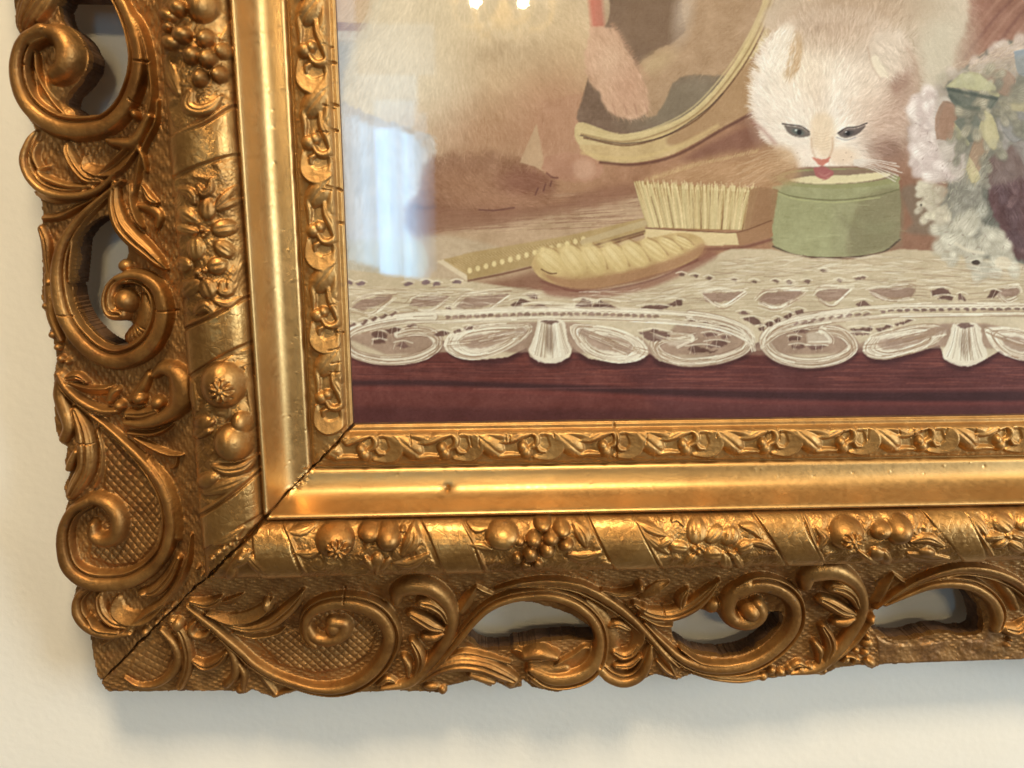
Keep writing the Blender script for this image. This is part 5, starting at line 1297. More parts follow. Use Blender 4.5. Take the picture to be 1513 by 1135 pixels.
# padded handle
fill([(784, 392), (796, 374), (840, 364), (900, 366), (960, 352), (1005, 344), (1034, 350), (1041, 364), (1022, 386), (965, 406), (885, 425), (832, 423), (798, 410)], (198, 170, 120), soft=1.5, var=8)
fill([(800, 404), (850, 412), (920, 402), (1000, 380), (1040, 360), (1036, 378), (970, 408), (885, 427), (830, 424)], (164, 122, 90), .75, soft=5)
for cx, cy, rx, ry, an in ((814, 386, 24, 17, 40), (846, 383, 24, 18, 52), (877, 382, 24, 17, 55), (908, 379, 25, 16, 50), (938, 375, 24, 15, 42), (966, 369, 22, 12, 36), (990, 363, 19, 9, 30), (1010, 358, 15, 7, 26)):
    ell(cx, cy, rx, ry, (212, 188, 134), .9, an, .22); ell(cx - 4, cy - 5, rx * .6, ry * .5, (226, 206, 156), .7, an, .6)
    t_ = math.radians(an); nx_, ny_ = -math.sin(t_), math.cos(t_)
    line([(cx - rx * .8 * math.cos(t_) - nx_ * ry * .75, cy - rx * .8 * math.sin(t_) - ny_ * ry * .75), (cx - nx_ * ry * 1.0, cy - ny_ * ry * 1.0), (cx + rx * math.cos(t_) - nx_ * ry * .5, cy + rx * math.sin(t_) - ny_ * ry * .5)], 2, (150, 114, 76), .6, 2.5)
    for q in range(5):
        f = (q - 2) * .28; line([(cx - rx * .7 * math.cos(t_) + nx_ * ry * f, cy - rx * .7 * math.sin(t_) + ny_ * ry * f), (cx + nx_ * ry * f * 1.2, cy + ny_ * ry * f * 1.2), (cx + rx * .8 * math.cos(t_) + nx_ * ry * f, cy + rx * .8 * math.sin(t_) + ny_ * ry * f)], .9, (184, 152, 102) if q % 2 else (234, 216, 170), .45, 1)
line([(800, 398), (812, 404), (822, 404)], 2, (100, 66, 48), .7, 1.4); line([(800, 416), (850, 430), (900, 428), (970, 412), (1030, 384)], 3, (120, 74, 62), .6, 3)

for k in range(120):
    x = prng.uniform(1144, 1326); y = prng.uniform(295, 370); line([(x, y), (x + prng.uniform(6, 22), y + prng.normal(0, 1.5))], prng.uniform(.8, 2), under(np.array([x]), np.array([y]))[0] + prng.normal(0, 9), .5, 1.4)
# bouquet
fill([(1350, 330), (1332, 280), (1380, 276), (1410, 320), (1400, 345), (1340, 344)], (132, 114, 94), .8, soft=5)
fill([(1392, 130), (1440, 90), (1500, 60), (1670, 60), (1670, 390), (1500, 390), (1430, 372), (1385, 340), (1400, 270), (1400, 200)], (122, 118, 104), soft=3, rag=3, var=16)
fill([(1460, 235), (1500, 215), (1670, 215), (1670, 400), (1510, 385), (1480, 340), (1462, 300)], (108, 80, 76), soft=3, rag=3, var=12)
def blossom(P, n_, ctr, c1, c2, r0=9, r1=17):
    """overlapping soft petals, shaded at the root and lit along the lip"""
    x, y = scatter(P, n_); o_ = np.argsort(-np.hypot(x - ctr[0], y - ctr[1]))
    for a_, b_ in zip(x[o_], y[o_]):
        t_ = math.degrees(math.atan2(b_ - ctr[1], a_ - ctr[0])) + prng.normal(0, 22); rx = prng.uniform(r0, r1); ry = rx * prng.uniform(.5, .75); u_ = prng.uniform(.35, 1)
        c = np.array(c1) * u_ + np.array(c2) * (1 - u_); k_ = math.radians(t_)
        ell(a_ - 1.5 * math.cos(k_), b_ + 1.8, rx, ry, np.array(c2), .45, t_, .4)
        ell(a_, b_, rx, ry, c, .75, t_, .4); ell(a_ + rx * .45 * math.cos(k_), b_ + rx * .45 * math.sin(k_), rx * .4, ry * .75, np.minimum(np.array(c) + 16, 248), .7, t_, .5)
        for q_ in range(3): f = (q_ - 1) * .5; line([(a_ - rx * .6 * math.cos(k_) - ry * f * .4 * math.sin(k_), b_ - rx * .6 * math.sin(k_) + ry * f * .4 * math.cos(k_)), (a_ + rx * .7 * math.cos(k_) - ry * f * math.sin(k_), b_ + rx * .7 * math.sin(k_) + ry * f * math.cos(k_))], 1, np.array(c2) * 1.02, .35, 1)
def ruffle(P, n_, ctr, c1, c2):
    x, y = scatter(P, n_)
    for a_, b_ in zip(x, y):
        t_ = math.atan2(b_ - ctr[1], a_ - ctr[0]) + prng.normal(0, .5); L_ = prng.uniform(6, 15); u_ = prng.random()
        c = np.array(c1) * u_ + np.array(c2) * (1 - u_)
        line([(a_, b_), (a_ + L_ * .5 * math.cos(t_) + prng.normal(0, 1.5), b_ + L_ * .5 * math.sin(t_) + prng.normal(0, 1.5)), (a_ + L_ * math.cos(t_ + .4), b_ + L_ * math.sin(t_ + .4))], prng.uniform(1.5, 4), c, .7, 1.6, taper=True, step=4)
fill([(1346, 150), (1376, 128), (1404, 140), (1412, 200), (1424, 244), (1392, 272), (1352, 252), (1342, 200)], (190, 174, 160), .85, soft=5, rag=5, var=14)
blossom([(1400, 112), (1450, 84), (1510, 62), (1600, 70), (1520, 100), (1440, 118)], 46, (1460, 170), (214, 198, 180), (164, 140, 124))
blossom([(1410, 230), (1455, 240), (1452, 330), (1404, 335)], 40, (1440, 200), (186, 180, 160), (116, 108, 94))
blossom([(1468, 240), (1540, 230), (1560, 385), (1500, 370)], 46, (1490, 180), (136, 108, 102), (88, 66, 66), 8, 16)
blossom([(1476, 170), (1540, 160), (1560, 230), (1490, 230)], 26, (1470, 150), (180, 174, 166), (120, 106, 102))
blossom([(1380, 340), (1430, 322), (1480, 350), (1510, 395), (1420, 400)], 46, (1440, 320), (226, 218, 194), (156, 146, 126))
blossom([(1348, 286), (1376, 270), (1404, 296), (1398, 328), (1364, 328)], 26, (1420, 290), (222, 212, 184), (170, 156, 134), 7, 12)
blossom([(1350, 150), (1376, 134), (1400, 146), (1408, 200), (1424, 240), (1392, 266), (1356, 250), (1346, 200)], 64, (1432, 190), (236, 224, 210), (172, 150, 140))
for c, n_, P in (((226, 214, 200), 40, [(1344, 150), (1376, 130), (1400, 150), (1410, 200), (1420, 240), (1390, 270), (1350, 250), (1340, 200)]), ((206, 196, 166), 30, [(1352, 280), (1400, 255), (1420, 290), (1410, 330), (1380, 340), (1352, 310)]), ((206, 198, 172), 30, [(1385, 345), (1440, 330), (1490, 360), (1500, 400), (1420, 396)])):
    x, y = scatter(P, n_); hairs(x, y, prng.uniform(0, 6.28, len(x)), 8, c, .75, .12, 18)
    x, y = scatter(P, n_ // 3); hairs(x, y, prng.uniform(0, 6.28, len(x)), 6, (140, 116, 104), .6, .12, 14)
x, y = scatter([(1400, 100), (1500, 66), (1560, 80), (1480, 110)], 260); hairs(x, y, -.5, 13, (206, 184, 158), .6, .05, 14)
for P, c in (([(1398, 128), (1424, 108), (1450, 110), (1470, 128), (1476, 144), (1440, 134)], (184, 176, 132)), ([(1398, 130), (1440, 136), (1474, 146), (1452, 168), (1416, 160), (1404, 146)], (92, 98, 88)),
             ([(1384, 206), (1382, 176), (1394, 150), (1410, 156), (1414, 180), (1408, 206)], (164, 124, 100)), ([(1450, 110), (1480, 102), (1500, 116), (1494, 142), (1476, 138)], (164, 130, 108)),
             ([(1410, 180), (1436, 165), (1450, 190), (1440, 208), (1418, 206)], (104, 108, 96)), ([(1456, 160), (1468, 176), (1476, 205), (1470, 222), (1456, 210), (1446, 194)], (198, 184, 138)),
             ([(1462, 220), (1448, 250), (1436, 262), (1432, 230), (1446, 200)], (172, 136, 106)), ([(1432, 232), (1442, 248), (1448, 264), (1436, 270), (1428, 250)], (204, 188, 138)),
             ([(1476, 150), (1513, 140), (1540, 150), (1520, 172), (1492, 166)], (200, 186, 144)), ([(1498, 76), (1540, 70), (1540, 108), (1506, 110)], (150, 156, 158)), ([(1410, 182), (1424, 200), (1432, 214), (1420, 212), (1408, 196)], (186, 182, 130)),
             ([(1480, 170), (1513, 166), (1530, 190), (1500, 210), (1482, 195)], (146, 142, 140))):
    fill(P, c, .95, soft=1.3, var=8); line(P[:4], 1.2, np.array(c) + 26, .5, 1.2); line(P[2:], 1.4, np.array(c) * .6, .45, 1.4)
fill([(1385, 110), (1440, 96), (1560, 90), (1560, 230), (1440, 275), (1385, 215)], (158, 148, 128), .38, soft=6)
blossom([(1396, 120), (1500, 104), (1540, 200), (1450, 262), (1400, 210)], 44, (1440, 160), (184, 172, 146), (110, 106, 92), 7, 13)
for P, c in (([(1400, 128), (1424, 110), (1450, 112), (1472, 132), (1440, 132)], (190, 184, 146)), ([(1456, 162), (1468, 178), (1474, 205), (1468, 220), (1456, 208)], (200, 188, 148)), ([(1434, 236), (1442, 250), (1446, 264), (1436, 268)], (202, 188, 146)), ([(1388, 204), (1388, 176), (1398, 154), (1408, 162), (1408, 202)], (168, 134, 110))): fill(P, c, .7, soft=2, rag=2, var=10)
line([(1402, 132), (1440, 140), (1472, 146)], 5, (84, 88, 78), .7, 3); line([(1404, 142), (1424, 158), (1446, 160)], 6, (94, 98, 86), .6, 4)
x, y = scatter([(1465, 235), (1540, 220), (1560, 390), (1500, 370)], 420); hairs(x, y, np.pi / 2 - .5, 16, under(x, y), .45, .03, 22)
x, y = scatter([(1400, 230), (1470, 230), (1470, 350), (1410, 350)], 420); hairs(x, y, np.pi / 2 + .6, 12, under(x, y), .5, .06, 24)
ell(1361, 303, 2, 1.8, (80, 70, 62), .8)
line([(1412, 360), (1430, 370), (1452, 374)], 5, (220, 208, 182), .8, 3); ell(1442, 388, 6, 4, (74, 58, 48), .9); ell(1482, 388, 12, 9, (222, 206, 176), .8)

# dark cloth hanging below the lace
low = [(480, 505), (600, 520), (1000, 520), (1300, 515), (1670, 515), (1670, 700), (480, 700)]
fill(low, (116, 66, 57), soft=1, curve=False, var=9)
fill([(480, 600), (1000, 606), (1670, 600), (1670, 700), (480, 700)], (88, 48, 44), .75, soft=7, curve=False)
fill([(900, 530), (1670, 530), (1670, 640), (1000, 640)], (98, 58, 56), .5, soft=8, curve=False)
for k in range(260):
    x, y = prng.uniform(490, 1560), prng.uniform(528, 572); line([(x, y), (x + 25, y + prng.uniform(-1, 1)), (x + prng.uniform(30, 110), y + prng.uniform(-2, 2))], prng.uniform(.7, 2), (146, 88, 74) if prng.random() < .55 else (88, 50, 46), .4, 1.4, step=14)
line([(480, 566), (640, 566), (820, 572), (1000, 580), (1200, 585), (1400, 586), (1670, 583)], [8, 8, 9, 10, 12, 14, 14], (72, 42, 42), .85, 5)
line([(480, 574), (640, 576), (820, 582), (1000, 590), (1200, 596), (1670, 596)], 4, (140, 76, 66), .4, 5)
line([(700, 575), (1000, 573), (1300, 575), (1670, 571)], 2, (156, 104, 92), .4, 2)
# lace: scalloped edge of cutwork loops, openwork bands and arched windows
LT, LM, LD, LG = (231, 220, 195), (208, 191, 160), (116, 86, 74), (158, 130, 110)
QR = {'a': (490, 260), 'b': (800, 380), 'c': (1113, 380)}
def q(r, pts): ox, oy = QR[r]; return [(ox + x_ / ZS, oy + y_ / ZS) for x_, y_ in pts]
scal = [(480, 505), (512, 512), (530, 528), (566, 536), (610, 532), (645, 515), (655, 503), (668, 520), (705, 532), (750, 528), (778, 514), (784, 528), (812, 536), (842, 528), (846, 514), (870, 530), (915, 537), (950, 530), (960, 522), (975, 534), (1025, 539), (1075, 532), (1108, 518), (1120, 505), (1132, 522), (1155, 536), (1200, 540), (1245, 533), (1266, 518), (1272, 512), (1284, 526), (1310, 531), (1350, 522), (1388, 510), (1396, 530), (1425, 540), (1458, 530), (1478, 518), (1513, 530), (1560, 536), (1600, 520), (1670, 520)]
fill([(a, b + 8) for a, b in scal] + [(1670, 480), (480, 480)], (66, 36, 38), .6, soft=4)
fill(scal + [(1670, 470), (480, 470)], LM, soft=1, curve=False, var=10)
def loop(cx, cy, rx, ry, an, a0=0.0, a1=6.283, n_=12):
    t_ = np.linspace(a0, a1, n_) ; c_, s_ = math.cos(math.radians(an)), math.sin(math.radians(an))
    return [(cx + rx * math.cos(a) * c_ - ry * math.sin(a) * s_, cy + rx * math.cos(a) * s_ + ry * math.sin(a) * c_) for a in t_]
def threads(pts, n_, spread, light=.6, w0=.9, w1=1.9, al=.6):
    """a bundle of loose threads following a path"""
    P = catmull(np.array(pts, float), 5); T_ = np.gradient(P, axis=0); T_ /= np.linalg.norm(T_, axis=1, keepdims=True) + 1e-9; N_ = np.column_stack([-T_[:, 1], T_[:, 0]])
    for k in range(n_):
        i0 = prng.integers(0, max(1, len(P) - 4)); i1 = min(len(P), i0 + prng.integers(4, max(5, len(P) // 2 + 2)))
        if i1 - i0 < 3: continue
        o_ = prng.uniform(-1, 1) * spread; dr = prng.normal(0, .12) * spread
        Q = P[i0:i1] + N_[i0:i1] * (o_ + np.linspace(0, dr, i1 - i0))[:, None]
        c = np.array((238, 228, 204) if prng.random() < light else (166, 138, 110)) + prng.normal(0, 6)
        line(Q[::max(1, len(Q) // 5)], prng.uniform(w0, w1), c, al, 1, step=4)
def cut(r, pts, c=LD, a=.9, thr=2):
    P = q(r, pts) if r else pts
    fill(P, np.array(c) + prng.normal(0, 7), a, soft=1.0, rag=1.4, seed=int(P[0][0]), curve=len(P) > 4, var=10)
    x0, x1 = min(p_[0] for p_ in P), max(p_[0] for p_ in P); y0, y1 = min(p_[1] for p_ in P), max(p_[1] for p_ in P)
    line([(x0 - 2, y0 + (y1 - y0) * .1), ((x0 + x1) / 2, y0 - 1.5), (x1 + 2, y0 + (y1 - y0) * .2)], 1.8, LT, .7, 1.2)
    for k in range(thr):
        xx = prng.uniform(x0, x1); line([(xx, y0 - 1), (xx + prng.normal(0, 3), y1 + 1)], .9, LT, .6, 1)
def ribbon_(pts, w_):
    line(pts, w_ + 3, (140, 108, 88), .55, 2.5); line(pts, w_, LT, .92, 2); threads(pts, int(len(pts) * 9), w_ * .46, .5)
    line([(a + .5, b + w_ * .42) for a, b in pts], 1.4, (150, 120, 96), .5, 1.4)
ground_ = [(512, 500), (560, 484), (640, 488), (655, 505), (700, 480), (784, 476), (846, 476), (950, 500), (962, 515), (1000, 480), (1080, 486), (1106, 508), (1132, 508), (1160, 486), (1240, 480), (1270, 508), (1330, 484), (1398, 478), (1456, 478), (1560, 500), (1560, 520), (1400, 512), (1300, 520), (1190, 524), (1030, 526), (900, 522), (700, 520), (570, 524)]
fill(ground_, (158, 128, 108), .7, soft=3, curve=False, var=14)
ribbon_([(640, 468), (590, 470), (535, 482), (510, 500), (522, 522), (566, 533), (615, 529), (646, 512), (640, 494), (612, 489), (588, 494)], 12)
ribbon_([(1020, 466), (1070, 476), (1104, 494), (1100, 516), (1062, 531), (1012, 535), (976, 524), (968, 508), (990, 498), (1020, 500)], 13)
ribbon_([(1250, 464), (1180, 472), (1140, 488), (1130, 508), (1150, 528), (1192, 537), (1236, 531), (1260, 514), (1246, 494), (1216, 488)], 14)
for leaf_ in ([(655, 510), (665, 494), (700, 483), (760, 478), (786, 482), (775, 500), (740, 520), (700, 531), (668, 524)], [(842, 482), (870, 480), (915, 488), (950, 505), (957, 522), (940, 533), (900, 533), (868, 522), (850, 505)],
              [(1274, 514), (1285, 498), (1320, 488), (1370, 480), (1398, 486), (1385, 505), (1345, 521), (1305, 530), (1280, 525)], [(1454, 486), (1490, 484), (1540, 495), (1575, 515), (1570, 530), (1520, 534), (1480, 522), (1462, 505)]):
    fill(leaf_, LT, .9, soft=1.2, rag=1.2, var=8)
    c0 = np.mean(leaf_, axis=0); inner_ = [(c0[0] + (a - c0[0]) * .6, c0[1] + (b - c0[1]) * .45) for a, b in leaf_]
    fill(inner_, (168, 140, 118), .8, soft=2, rag=1.5, var=12)
    for f in (.95, .82, .68): threads([(c0[0] + (a - c0[0]) * f, c0[1] + (b - c0[1]) * f) for a, b in leaf_ + leaf_[:2]], 26, 2.4, .55)
    ends = sorted(leaf_); threads([ends[0], tuple(c0), ends[-1]], 22, 5, .45)
# arched windows
for r, P in (('a', [(110, 742), (170, 692), (340, 670), (270, 722), (180, 748)]), ('a', [(430, 722), (480, 680), (655, 672), (612, 712), (500, 734)]), ('a', [(690, 742), (760, 680), (980, 660), (900, 716), (800, 742)]),
             ('b', [(900, 196), (1010, 200), (1130, 192), (1080, 240), (935, 252)]), ('b', [(1210, 262), (1280, 205), (1450, 188), (1385, 246), (1285, 268)]), ('c', [(30, 242), (80, 200), (282, 194), (190, 252), (90, 256)]), ('c', [(350, 216), (380, 185), (540, 178), (478, 240), (390, 248)]),
             ('c', [(650, 182), (890, 164), (880, 220), (740, 238), (665, 214)]), ('c', [(1360, 184), (1480, 176), (1475, 214), (1370, 224)])):
    P = q(r, P); fill(P, LG, .9, soft=1.2, rag=1.5, var=12, seed=int(P[0][0]))
    threads([(P[0][0], P[0][1] + 3), ((P[0][0] + P[2][0]) / 2, P[-1][1] + 6), (P[2][0] + 4, P[2][1] + 2)], 16, 3.0); threads([(P[0][0] - 6, P[0][1] - 2), (P[1][0], P[1][1] - 4), (P[2][0] + 6, P[2][1] - 4)], 12, 2.5)
    for k in range(9): xx = prng.uniform(P[0][0] + 6, P[2][0] - 6); yy = (P[1][1] + P[-1][1]) / 2; line([(xx - 9, yy + prng.normal(0, 2)), (xx + 9, yy + prng.normal(0, 2))], .9, (182, 156, 136), .5, 1)
for r, P in (('a', [(1000, 722), (1060, 686), (1112, 702), (1022, 738)]), ('a', [(1078, 662), (1140, 658), (1156, 690), (1110, 682)]), ('a', [(1068, 742), (1170, 712), (1222, 744)]), ('a', [(638, 742), (660, 730), (674, 756)]), ('a', [(1358, 732), (1400, 692), (1442, 704), (1400, 736)]), ('a', [(1450, 740), (1480, 706), (1530, 744)]),
             ('b', [(185, 284), (230, 232), (282, 250), (276, 284)]), ('b', [(290, 282), (330, 238), (430, 290), (340, 292)]), ('b', [(540, 290), (600, 268), (722, 272), (680, 294)]), ('b', [(700, 264), (786, 232), (792, 268), (740, 276)]),
             ('b', [(1095, 312), (1130, 300), (1170, 314), (1120, 322)]), ('b', [(1120, 338), (1190, 334), (1240, 376), (1190, 382)]), ('b', [(1205, 394), (1250, 382), (1246, 412), (1216, 412)]), ('b', [(1252, 372), (1290, 356), (1296, 384), (1262, 392)]), ('b', [(1296, 352), (1330, 334), (1340, 362), (1306, 370)]), ('b', [(1350, 330), (1400, 308), (1398, 340), (1360, 346)]), ('b', [(1406, 306), (1462, 284), (1470, 310), (1420, 322)]),
             ('c', [(990, 188), (1060, 168), (1104, 202), (1000, 218)]), ('c', [(1020, 232), (1070, 214), (1122, 222), (1110, 240)]), ('c', [(1144, 240), (1152, 200), (1192, 242)]), ('c', [(1300, 230), (1340, 182), (1380, 196), (1340, 232)]), ('c', [(570, 270), (620, 238), (660, 270), (600, 278)])):
    cut(r, P, thr=1)
# eyelets inside the loops
for r, P in (('a', [(222, 880), (270, 866), (312, 890), (290, 912), (232, 900)]), ('a', [(232, 916), (290, 912), (300, 934), (240, 938)]), ('a', [(296, 868), (350, 846), (392, 856), (340, 884)]), ('a', [(420, 832), (470, 818), (474, 836), (430, 846)]), ('a', [(355, 952), (400, 926), (446, 956), (392, 964)]), ('a', [(566, 890), (620, 866), (664, 878), (620, 898)]), ('a', [(676, 868), (720, 850), (724, 868), (690, 878)]), ('a', [(738, 852), (790, 836), (786, 856), (750, 862)]),
             ('b', [(545, 420), (640, 404), (722, 440), (690, 462), (600, 468)]), ('b', [(800, 358), (862, 352), (842, 376), (806, 374)]), ('b', [(862, 376), (926, 362), (946, 382), (890, 390)]), ('b', [(950, 396), (1010, 380), (1046, 410), (980, 412)]), ('b', [(900, 432), (960, 420), (984, 438), (920, 446)]), ('b', [(996, 446), (1040, 432), (1052, 452), (1010, 460)]), ('b', [(916, 494), (990, 466), (1046, 484), (990, 506), (930, 504)]), ('b', [(812, 518), (860, 492), (930, 520), (990, 524), (880, 538)]),
             ('c', [(228, 412), (312, 402), (306, 424), (236, 426)]), ('c', [(196, 448), (262, 438), (262, 464), (206, 466)]), ('c', [(290, 372), (340, 360), (352, 378), (300, 388)]), ('c', [(206, 496), (280, 486), (296, 506), (226, 514)]), ('c', [(300, 498), (410, 488), (384, 516), (320, 518)]), ('c', [(536, 402), (660, 388), (664, 412), (560, 420)]), ('c', [(540, 428), (650, 420), (640, 436), (570, 440)]), ('c', [(680, 402), (770, 376), (776, 396), (700, 418)]), ('c', [(786, 376), (880, 344), (900, 352), (810, 384)])):
    cut(r, P, thr=2)
for P in ([(960, 493), (995, 503), (1030, 497), (1000, 512)], [(1190, 493), (1215, 490), (1228, 506), (1195, 508)]): fill(P, LT, .5, soft=2.5, rag=2); threads(P, 10, 4)
for r, P, w_ in (('a', [(790, 935), (900, 905), (1070, 868)], 26), ('b', [(230, 420), (350, 470), (480, 520)], 26), ('c', [(760, 480), (900, 445), (1070, 402)], 28)):
    line(q(r, P), w_ / ZS * 1.6, (166, 140, 120), .7, 4); threads(q(r, P), 26, w_ / ZS, .45)
# medallions
for cx, cy, rx, ry in ((813, 500, 31, 37), (1426, 506, 33, 35)):
    fill([(cx - 18, cy - 27), (cx + 18, cy - 27), (cx + rx * .8, cy), (cx + rx, cy + 20), (cx + 16, cy + ry - 2), (cx, cy + ry), (cx - 16, cy + ry - 2), (cx - rx, cy + 20), (cx - rx * .8, cy)], LT, .92, soft=1.2, rag=1)
    ell(cx, cy + 1, 8, 20, (150, 126, 104), .8, 0, .3)
    for k in range(26): u_ = prng.uniform(-1, 1); line([(cx + 16 * u_, cy - 22), (cx + 22 * u_, cy + 4), (cx + rx * .9 * u_, cy + ry - 8 - 8 * u_ * u_)], prng.uniform(.7, 1.6), (162, 136, 108) if prng.random() < .45 else (242, 234, 212), .6, 1)
    fill([(cx - 14, cy - 25), (cx, cy - 29), (cx + 14, cy - 25), (cx, cy - 21)], LD, .85, soft=1, rag=1)
# openwork bands
band_ = [(480, 492), (530, 478), (600, 464), (680, 461), (780, 457), (880, 457), (980, 461), (1060, 470), (1106, 488), (1114, 505)]
band2 = [(1124, 500), (1140, 484), (1170, 472), (1240, 460), (1320, 453), (1420, 451), (1560, 450), (1660, 455)]
for bd in (band_, band2):
    threads(bd, 60, 3.5, .7); threads([(a, b + 14) for a, b in bd], 60, 3.2, .65)
    line(bd, 3, LT, .6, 2); line([(a, b + 13) for a, b in bd], 2.5, LT, .6, 2)
for k in range(30):
    x = 662 + 10.6 * k; y = np.interp(x, [a for a, b in band_[:-1]], [b for a, b in band_[:-1]]) + 7
    cut(None, [(x - 4.4, y - 2), (x + 4, y - 2.6), (x + 4.4, y + 2.2), (x - 4, y + 2.6)], (150, 122, 106), .85, 0)
for k in range(22):
    x = 1304 + 12.4 * k + prng.uniform(-1, 1); y = np.interp(x, [a for a, b in band2], [b for a, b in band2]) + 6
    cut(None, [(x - 4.2, y - 1.8), (x + 4, y - 2), (x + 4.2, y + 1.8), (x - 4, y + 2)], (126, 98, 88), .85, 0)
for k in range(9):
    x = 1176 + 13 * k; y = np.interp(x, [a for a, b in band2], [b for a, b in band2]) + 8; cut(None, [(x - 5, y), (x + 3, y - 4), (x + 5, y - 1), (x - 2, y + 3)], (142, 114, 100), .8, 0)
for x, y, w_ in ((520, 480, 7), (538, 475, 6), (552, 471, 5), (566, 467, 6), (581, 463, 6)): cut(None, [(x - w_, y + 2), (x + w_ * .6, y - 4), (x + w_, y), (x - w_ * .5, y + 5)], LD, .85, 0)
for x in (514, 533, 603, 630, 645, 675): y = 417 + prng.uniform(-1, 3); cut(None, [(x - 7, y), (x, y - 3), (x + 7, y - 1), (x + 4, y + 3), (x - 4, y + 3)], (124, 98, 100), .8, 0)
for x, y in ((1007, 406), (1026, 408), (1047, 411), (1084, 414), (1114, 416), (1146, 416), (1166, 417), (1192, 416), (1268, 412), (1274, 411), (1240, 415)): cut(None, [(x - 6, y), (x, y - 3), (x + 6, y - 1), (x + 3, y + 3)], (120, 92, 80), .85, 0)
cut(None, [(1210, 400), (1216, 397), (1224, 400), (1216, 403)], LD, .8, 0)
for P_, n_, sp_ in (([(490, 432), (600, 434), (700, 434), (800, 430)], 60, 9), ([(840, 440), (960, 438), (1040, 424), (1100, 420)], 60, 10), ([(1060, 395), (1200, 392), (1350, 392), (1520, 400)], 110, 13), ([(1150, 425), (1300, 420), (1500, 418)], 60, 8), ([(500, 455), (640, 452), (800, 450), (900, 452)], 40, 5)):
    P_ = catmull(np.array(P_, float), 14)
    for k in range(n_ * 2):
        i0 = prng.integers(0, len(P_) - 2); a_, b_ = P_[i0], P_[min(len(P_) - 1, i0 + 2)]; o_ = prng.uniform(-1, 1) * sp_
        line([(a_[0], a_[1] + o_), ((a_[0] + b_[0]) / 2, (a_[1] + b_[1]) / 2 + o_ + prng.normal(0, 1)), (b_[0], b_[1] + o_ + prng.normal(0, 2))], prng.uniform(.9, 2), (236, 226, 202) if prng.random() < .6 else (172, 148, 120), .4, 1.2, taper=True)

# brushwork: short strokes along the forms, picking up the colour beneath them
lum = blur(CV.mean(-1), 6); gy2, gx2 = np.gradient(lum)
jxx, jyy, jxy = blur(gx2 * gx2, 14), blur(gy2 * gy2, 14), blur(gx2 * gy2, 14)
flow = .5 * np.arctan2(2 * jxy, jxx - jyy) + np.pi / 2
for n_, L_, al, br in ((14000, 10, .30, 7), (24000, 6, .30, 10), (26000, 3, .35, 13)):
    x = prng.uniform(490, 1600, n_); y = prng.uniform(-90, 640, n_)
    a_ = flow[np.clip((y - PY0).astype(int), 0, PH - 1), np.clip((x - PX0).astype(int), 0, PW - 1)]
    hairs(x - np.cos(a_) * L_ * .5, y - np.sin(a_) * L_ * .5, a_, L_, under(x + prng.normal(0, 1.2, n_), y + prng.normal(0, 1.2, n_)), al, .02, br)
# strengthen the tonal range of the print
mid = np.array((168, 142, 116)); CV = mid + (CV - mid) * 1.14
lowp = blur(CV, 5); CV = CV + (CV - lowp) * .55
# paper grain and the weave of the printed canvas
CV += (vnoise(QX, QY, 2.0, 201) * 4.0 + vnoise(QX, QY, 40, 202) * 5 + vnoise(QX, QY, 11, 203) * 3 + np.sin(QX * 2.2) * 1.8 + np.sin(QY * 2.2) * 1.8)[..., None]
CV = np.clip(CV, 8, 250)
PZ = -3.0
fx_ = np.concatenate([np.arange(-4, 312, .37), np.arange(312, 420, 3.0)]); fy_ = np.concatenate([np.arange(-4, 190, .37), np.arange(190, 224, 2.0)])
VX, VY = np.meshgrid(fx_, fy_)
ppx, ppy = project(VX, VY, np.full(VX.shape, PZ))
cx_ = np.clip(ppx - PX0 - .5, 0, PW - 1.01); cy_ = np.clip(ppy - PY0 - .5, 0, PH - 1.01)
i_, j_ = cx_.astype(int), cy_.astype(int); u_, v_ = (cx_ - i_)[..., None], (cy_ - j_)[..., None]
C_ = (CV[j_, i_] * (1 - u_) + CV[j_, i_ + 1] * u_) * (1 - v_) + (CV[j_ + 1, i_] * (1 - u_) + CV[j_ + 1, i_ + 1] * u_) * v_
C_ = C_ / 255.0
LIN = np.where(C_ <= .04045, C_ / 12.92, ((C_ + .055) / 1.055) ** 2.4)
LIN = np.clip(LIN * np.array(PRINT_GAIN), 0, .92)      # pigments seen in white light
ny_, nx_ = VX.shape
a = (np.arange(ny_ - 1)[:, None] * nx_ + np.arange(nx_ - 1)[None]).ravel()
m, nt, b = new_mat('printed_paper')
at_ = nt.nodes.new('ShaderNodeVertexColor'); at_.layer_name = 'ink'
nt.links.new(at_.outputs['Color'], b.inputs['Base Color']); b.inputs['Roughness'].default_value = .75; b.inputs['Specular IOR Level'].default_value = .25
me = make_mesh('kitten_print', to_world(VX.ravel(), VY.ravel(), np.full(VX.size, PZ)), np.column_stack([a, a + 1, a + 1 + nx_, a + nx_]), m)
ca = me.color_attributes.new('ink', 'FLOAT_COLOR', 'POINT')
ca.data.foreach_set('color', np.column_stack([LIN.reshape(-1, 3), np.ones(VX.size)]).astype(np.float32).ravel())
pr = bpy.data.objects.new('kitten_print', me); COL.objects.link(pr)
tag(pr, 'faded colour print of fluffy kittens, hand mirror and lace cloth inside the gilt frame', 'picture')
me = bpy.data.meshes.new('backing_board')
me.from_pydata([W(-6, -6, -4.5), W(419, -6, -4.5), W(419, 224, -4.5), W(-6, 224, -4.5), W(-6, -6, -7), W(419, -6, -7), W(419, 224, -7), W(-6, 224, -7)], [], [(0, 1, 2, 3), (7, 6, 5, 4), (0, 4, 5, 1), (1, 5, 6, 2), (2, 6, 7, 3), (3, 7, 4, 0)])
me.materials.append(MAT['wood']); o = bpy.data.objects.new('backing_board', me); COL.objects.link(o); o.parent = frame

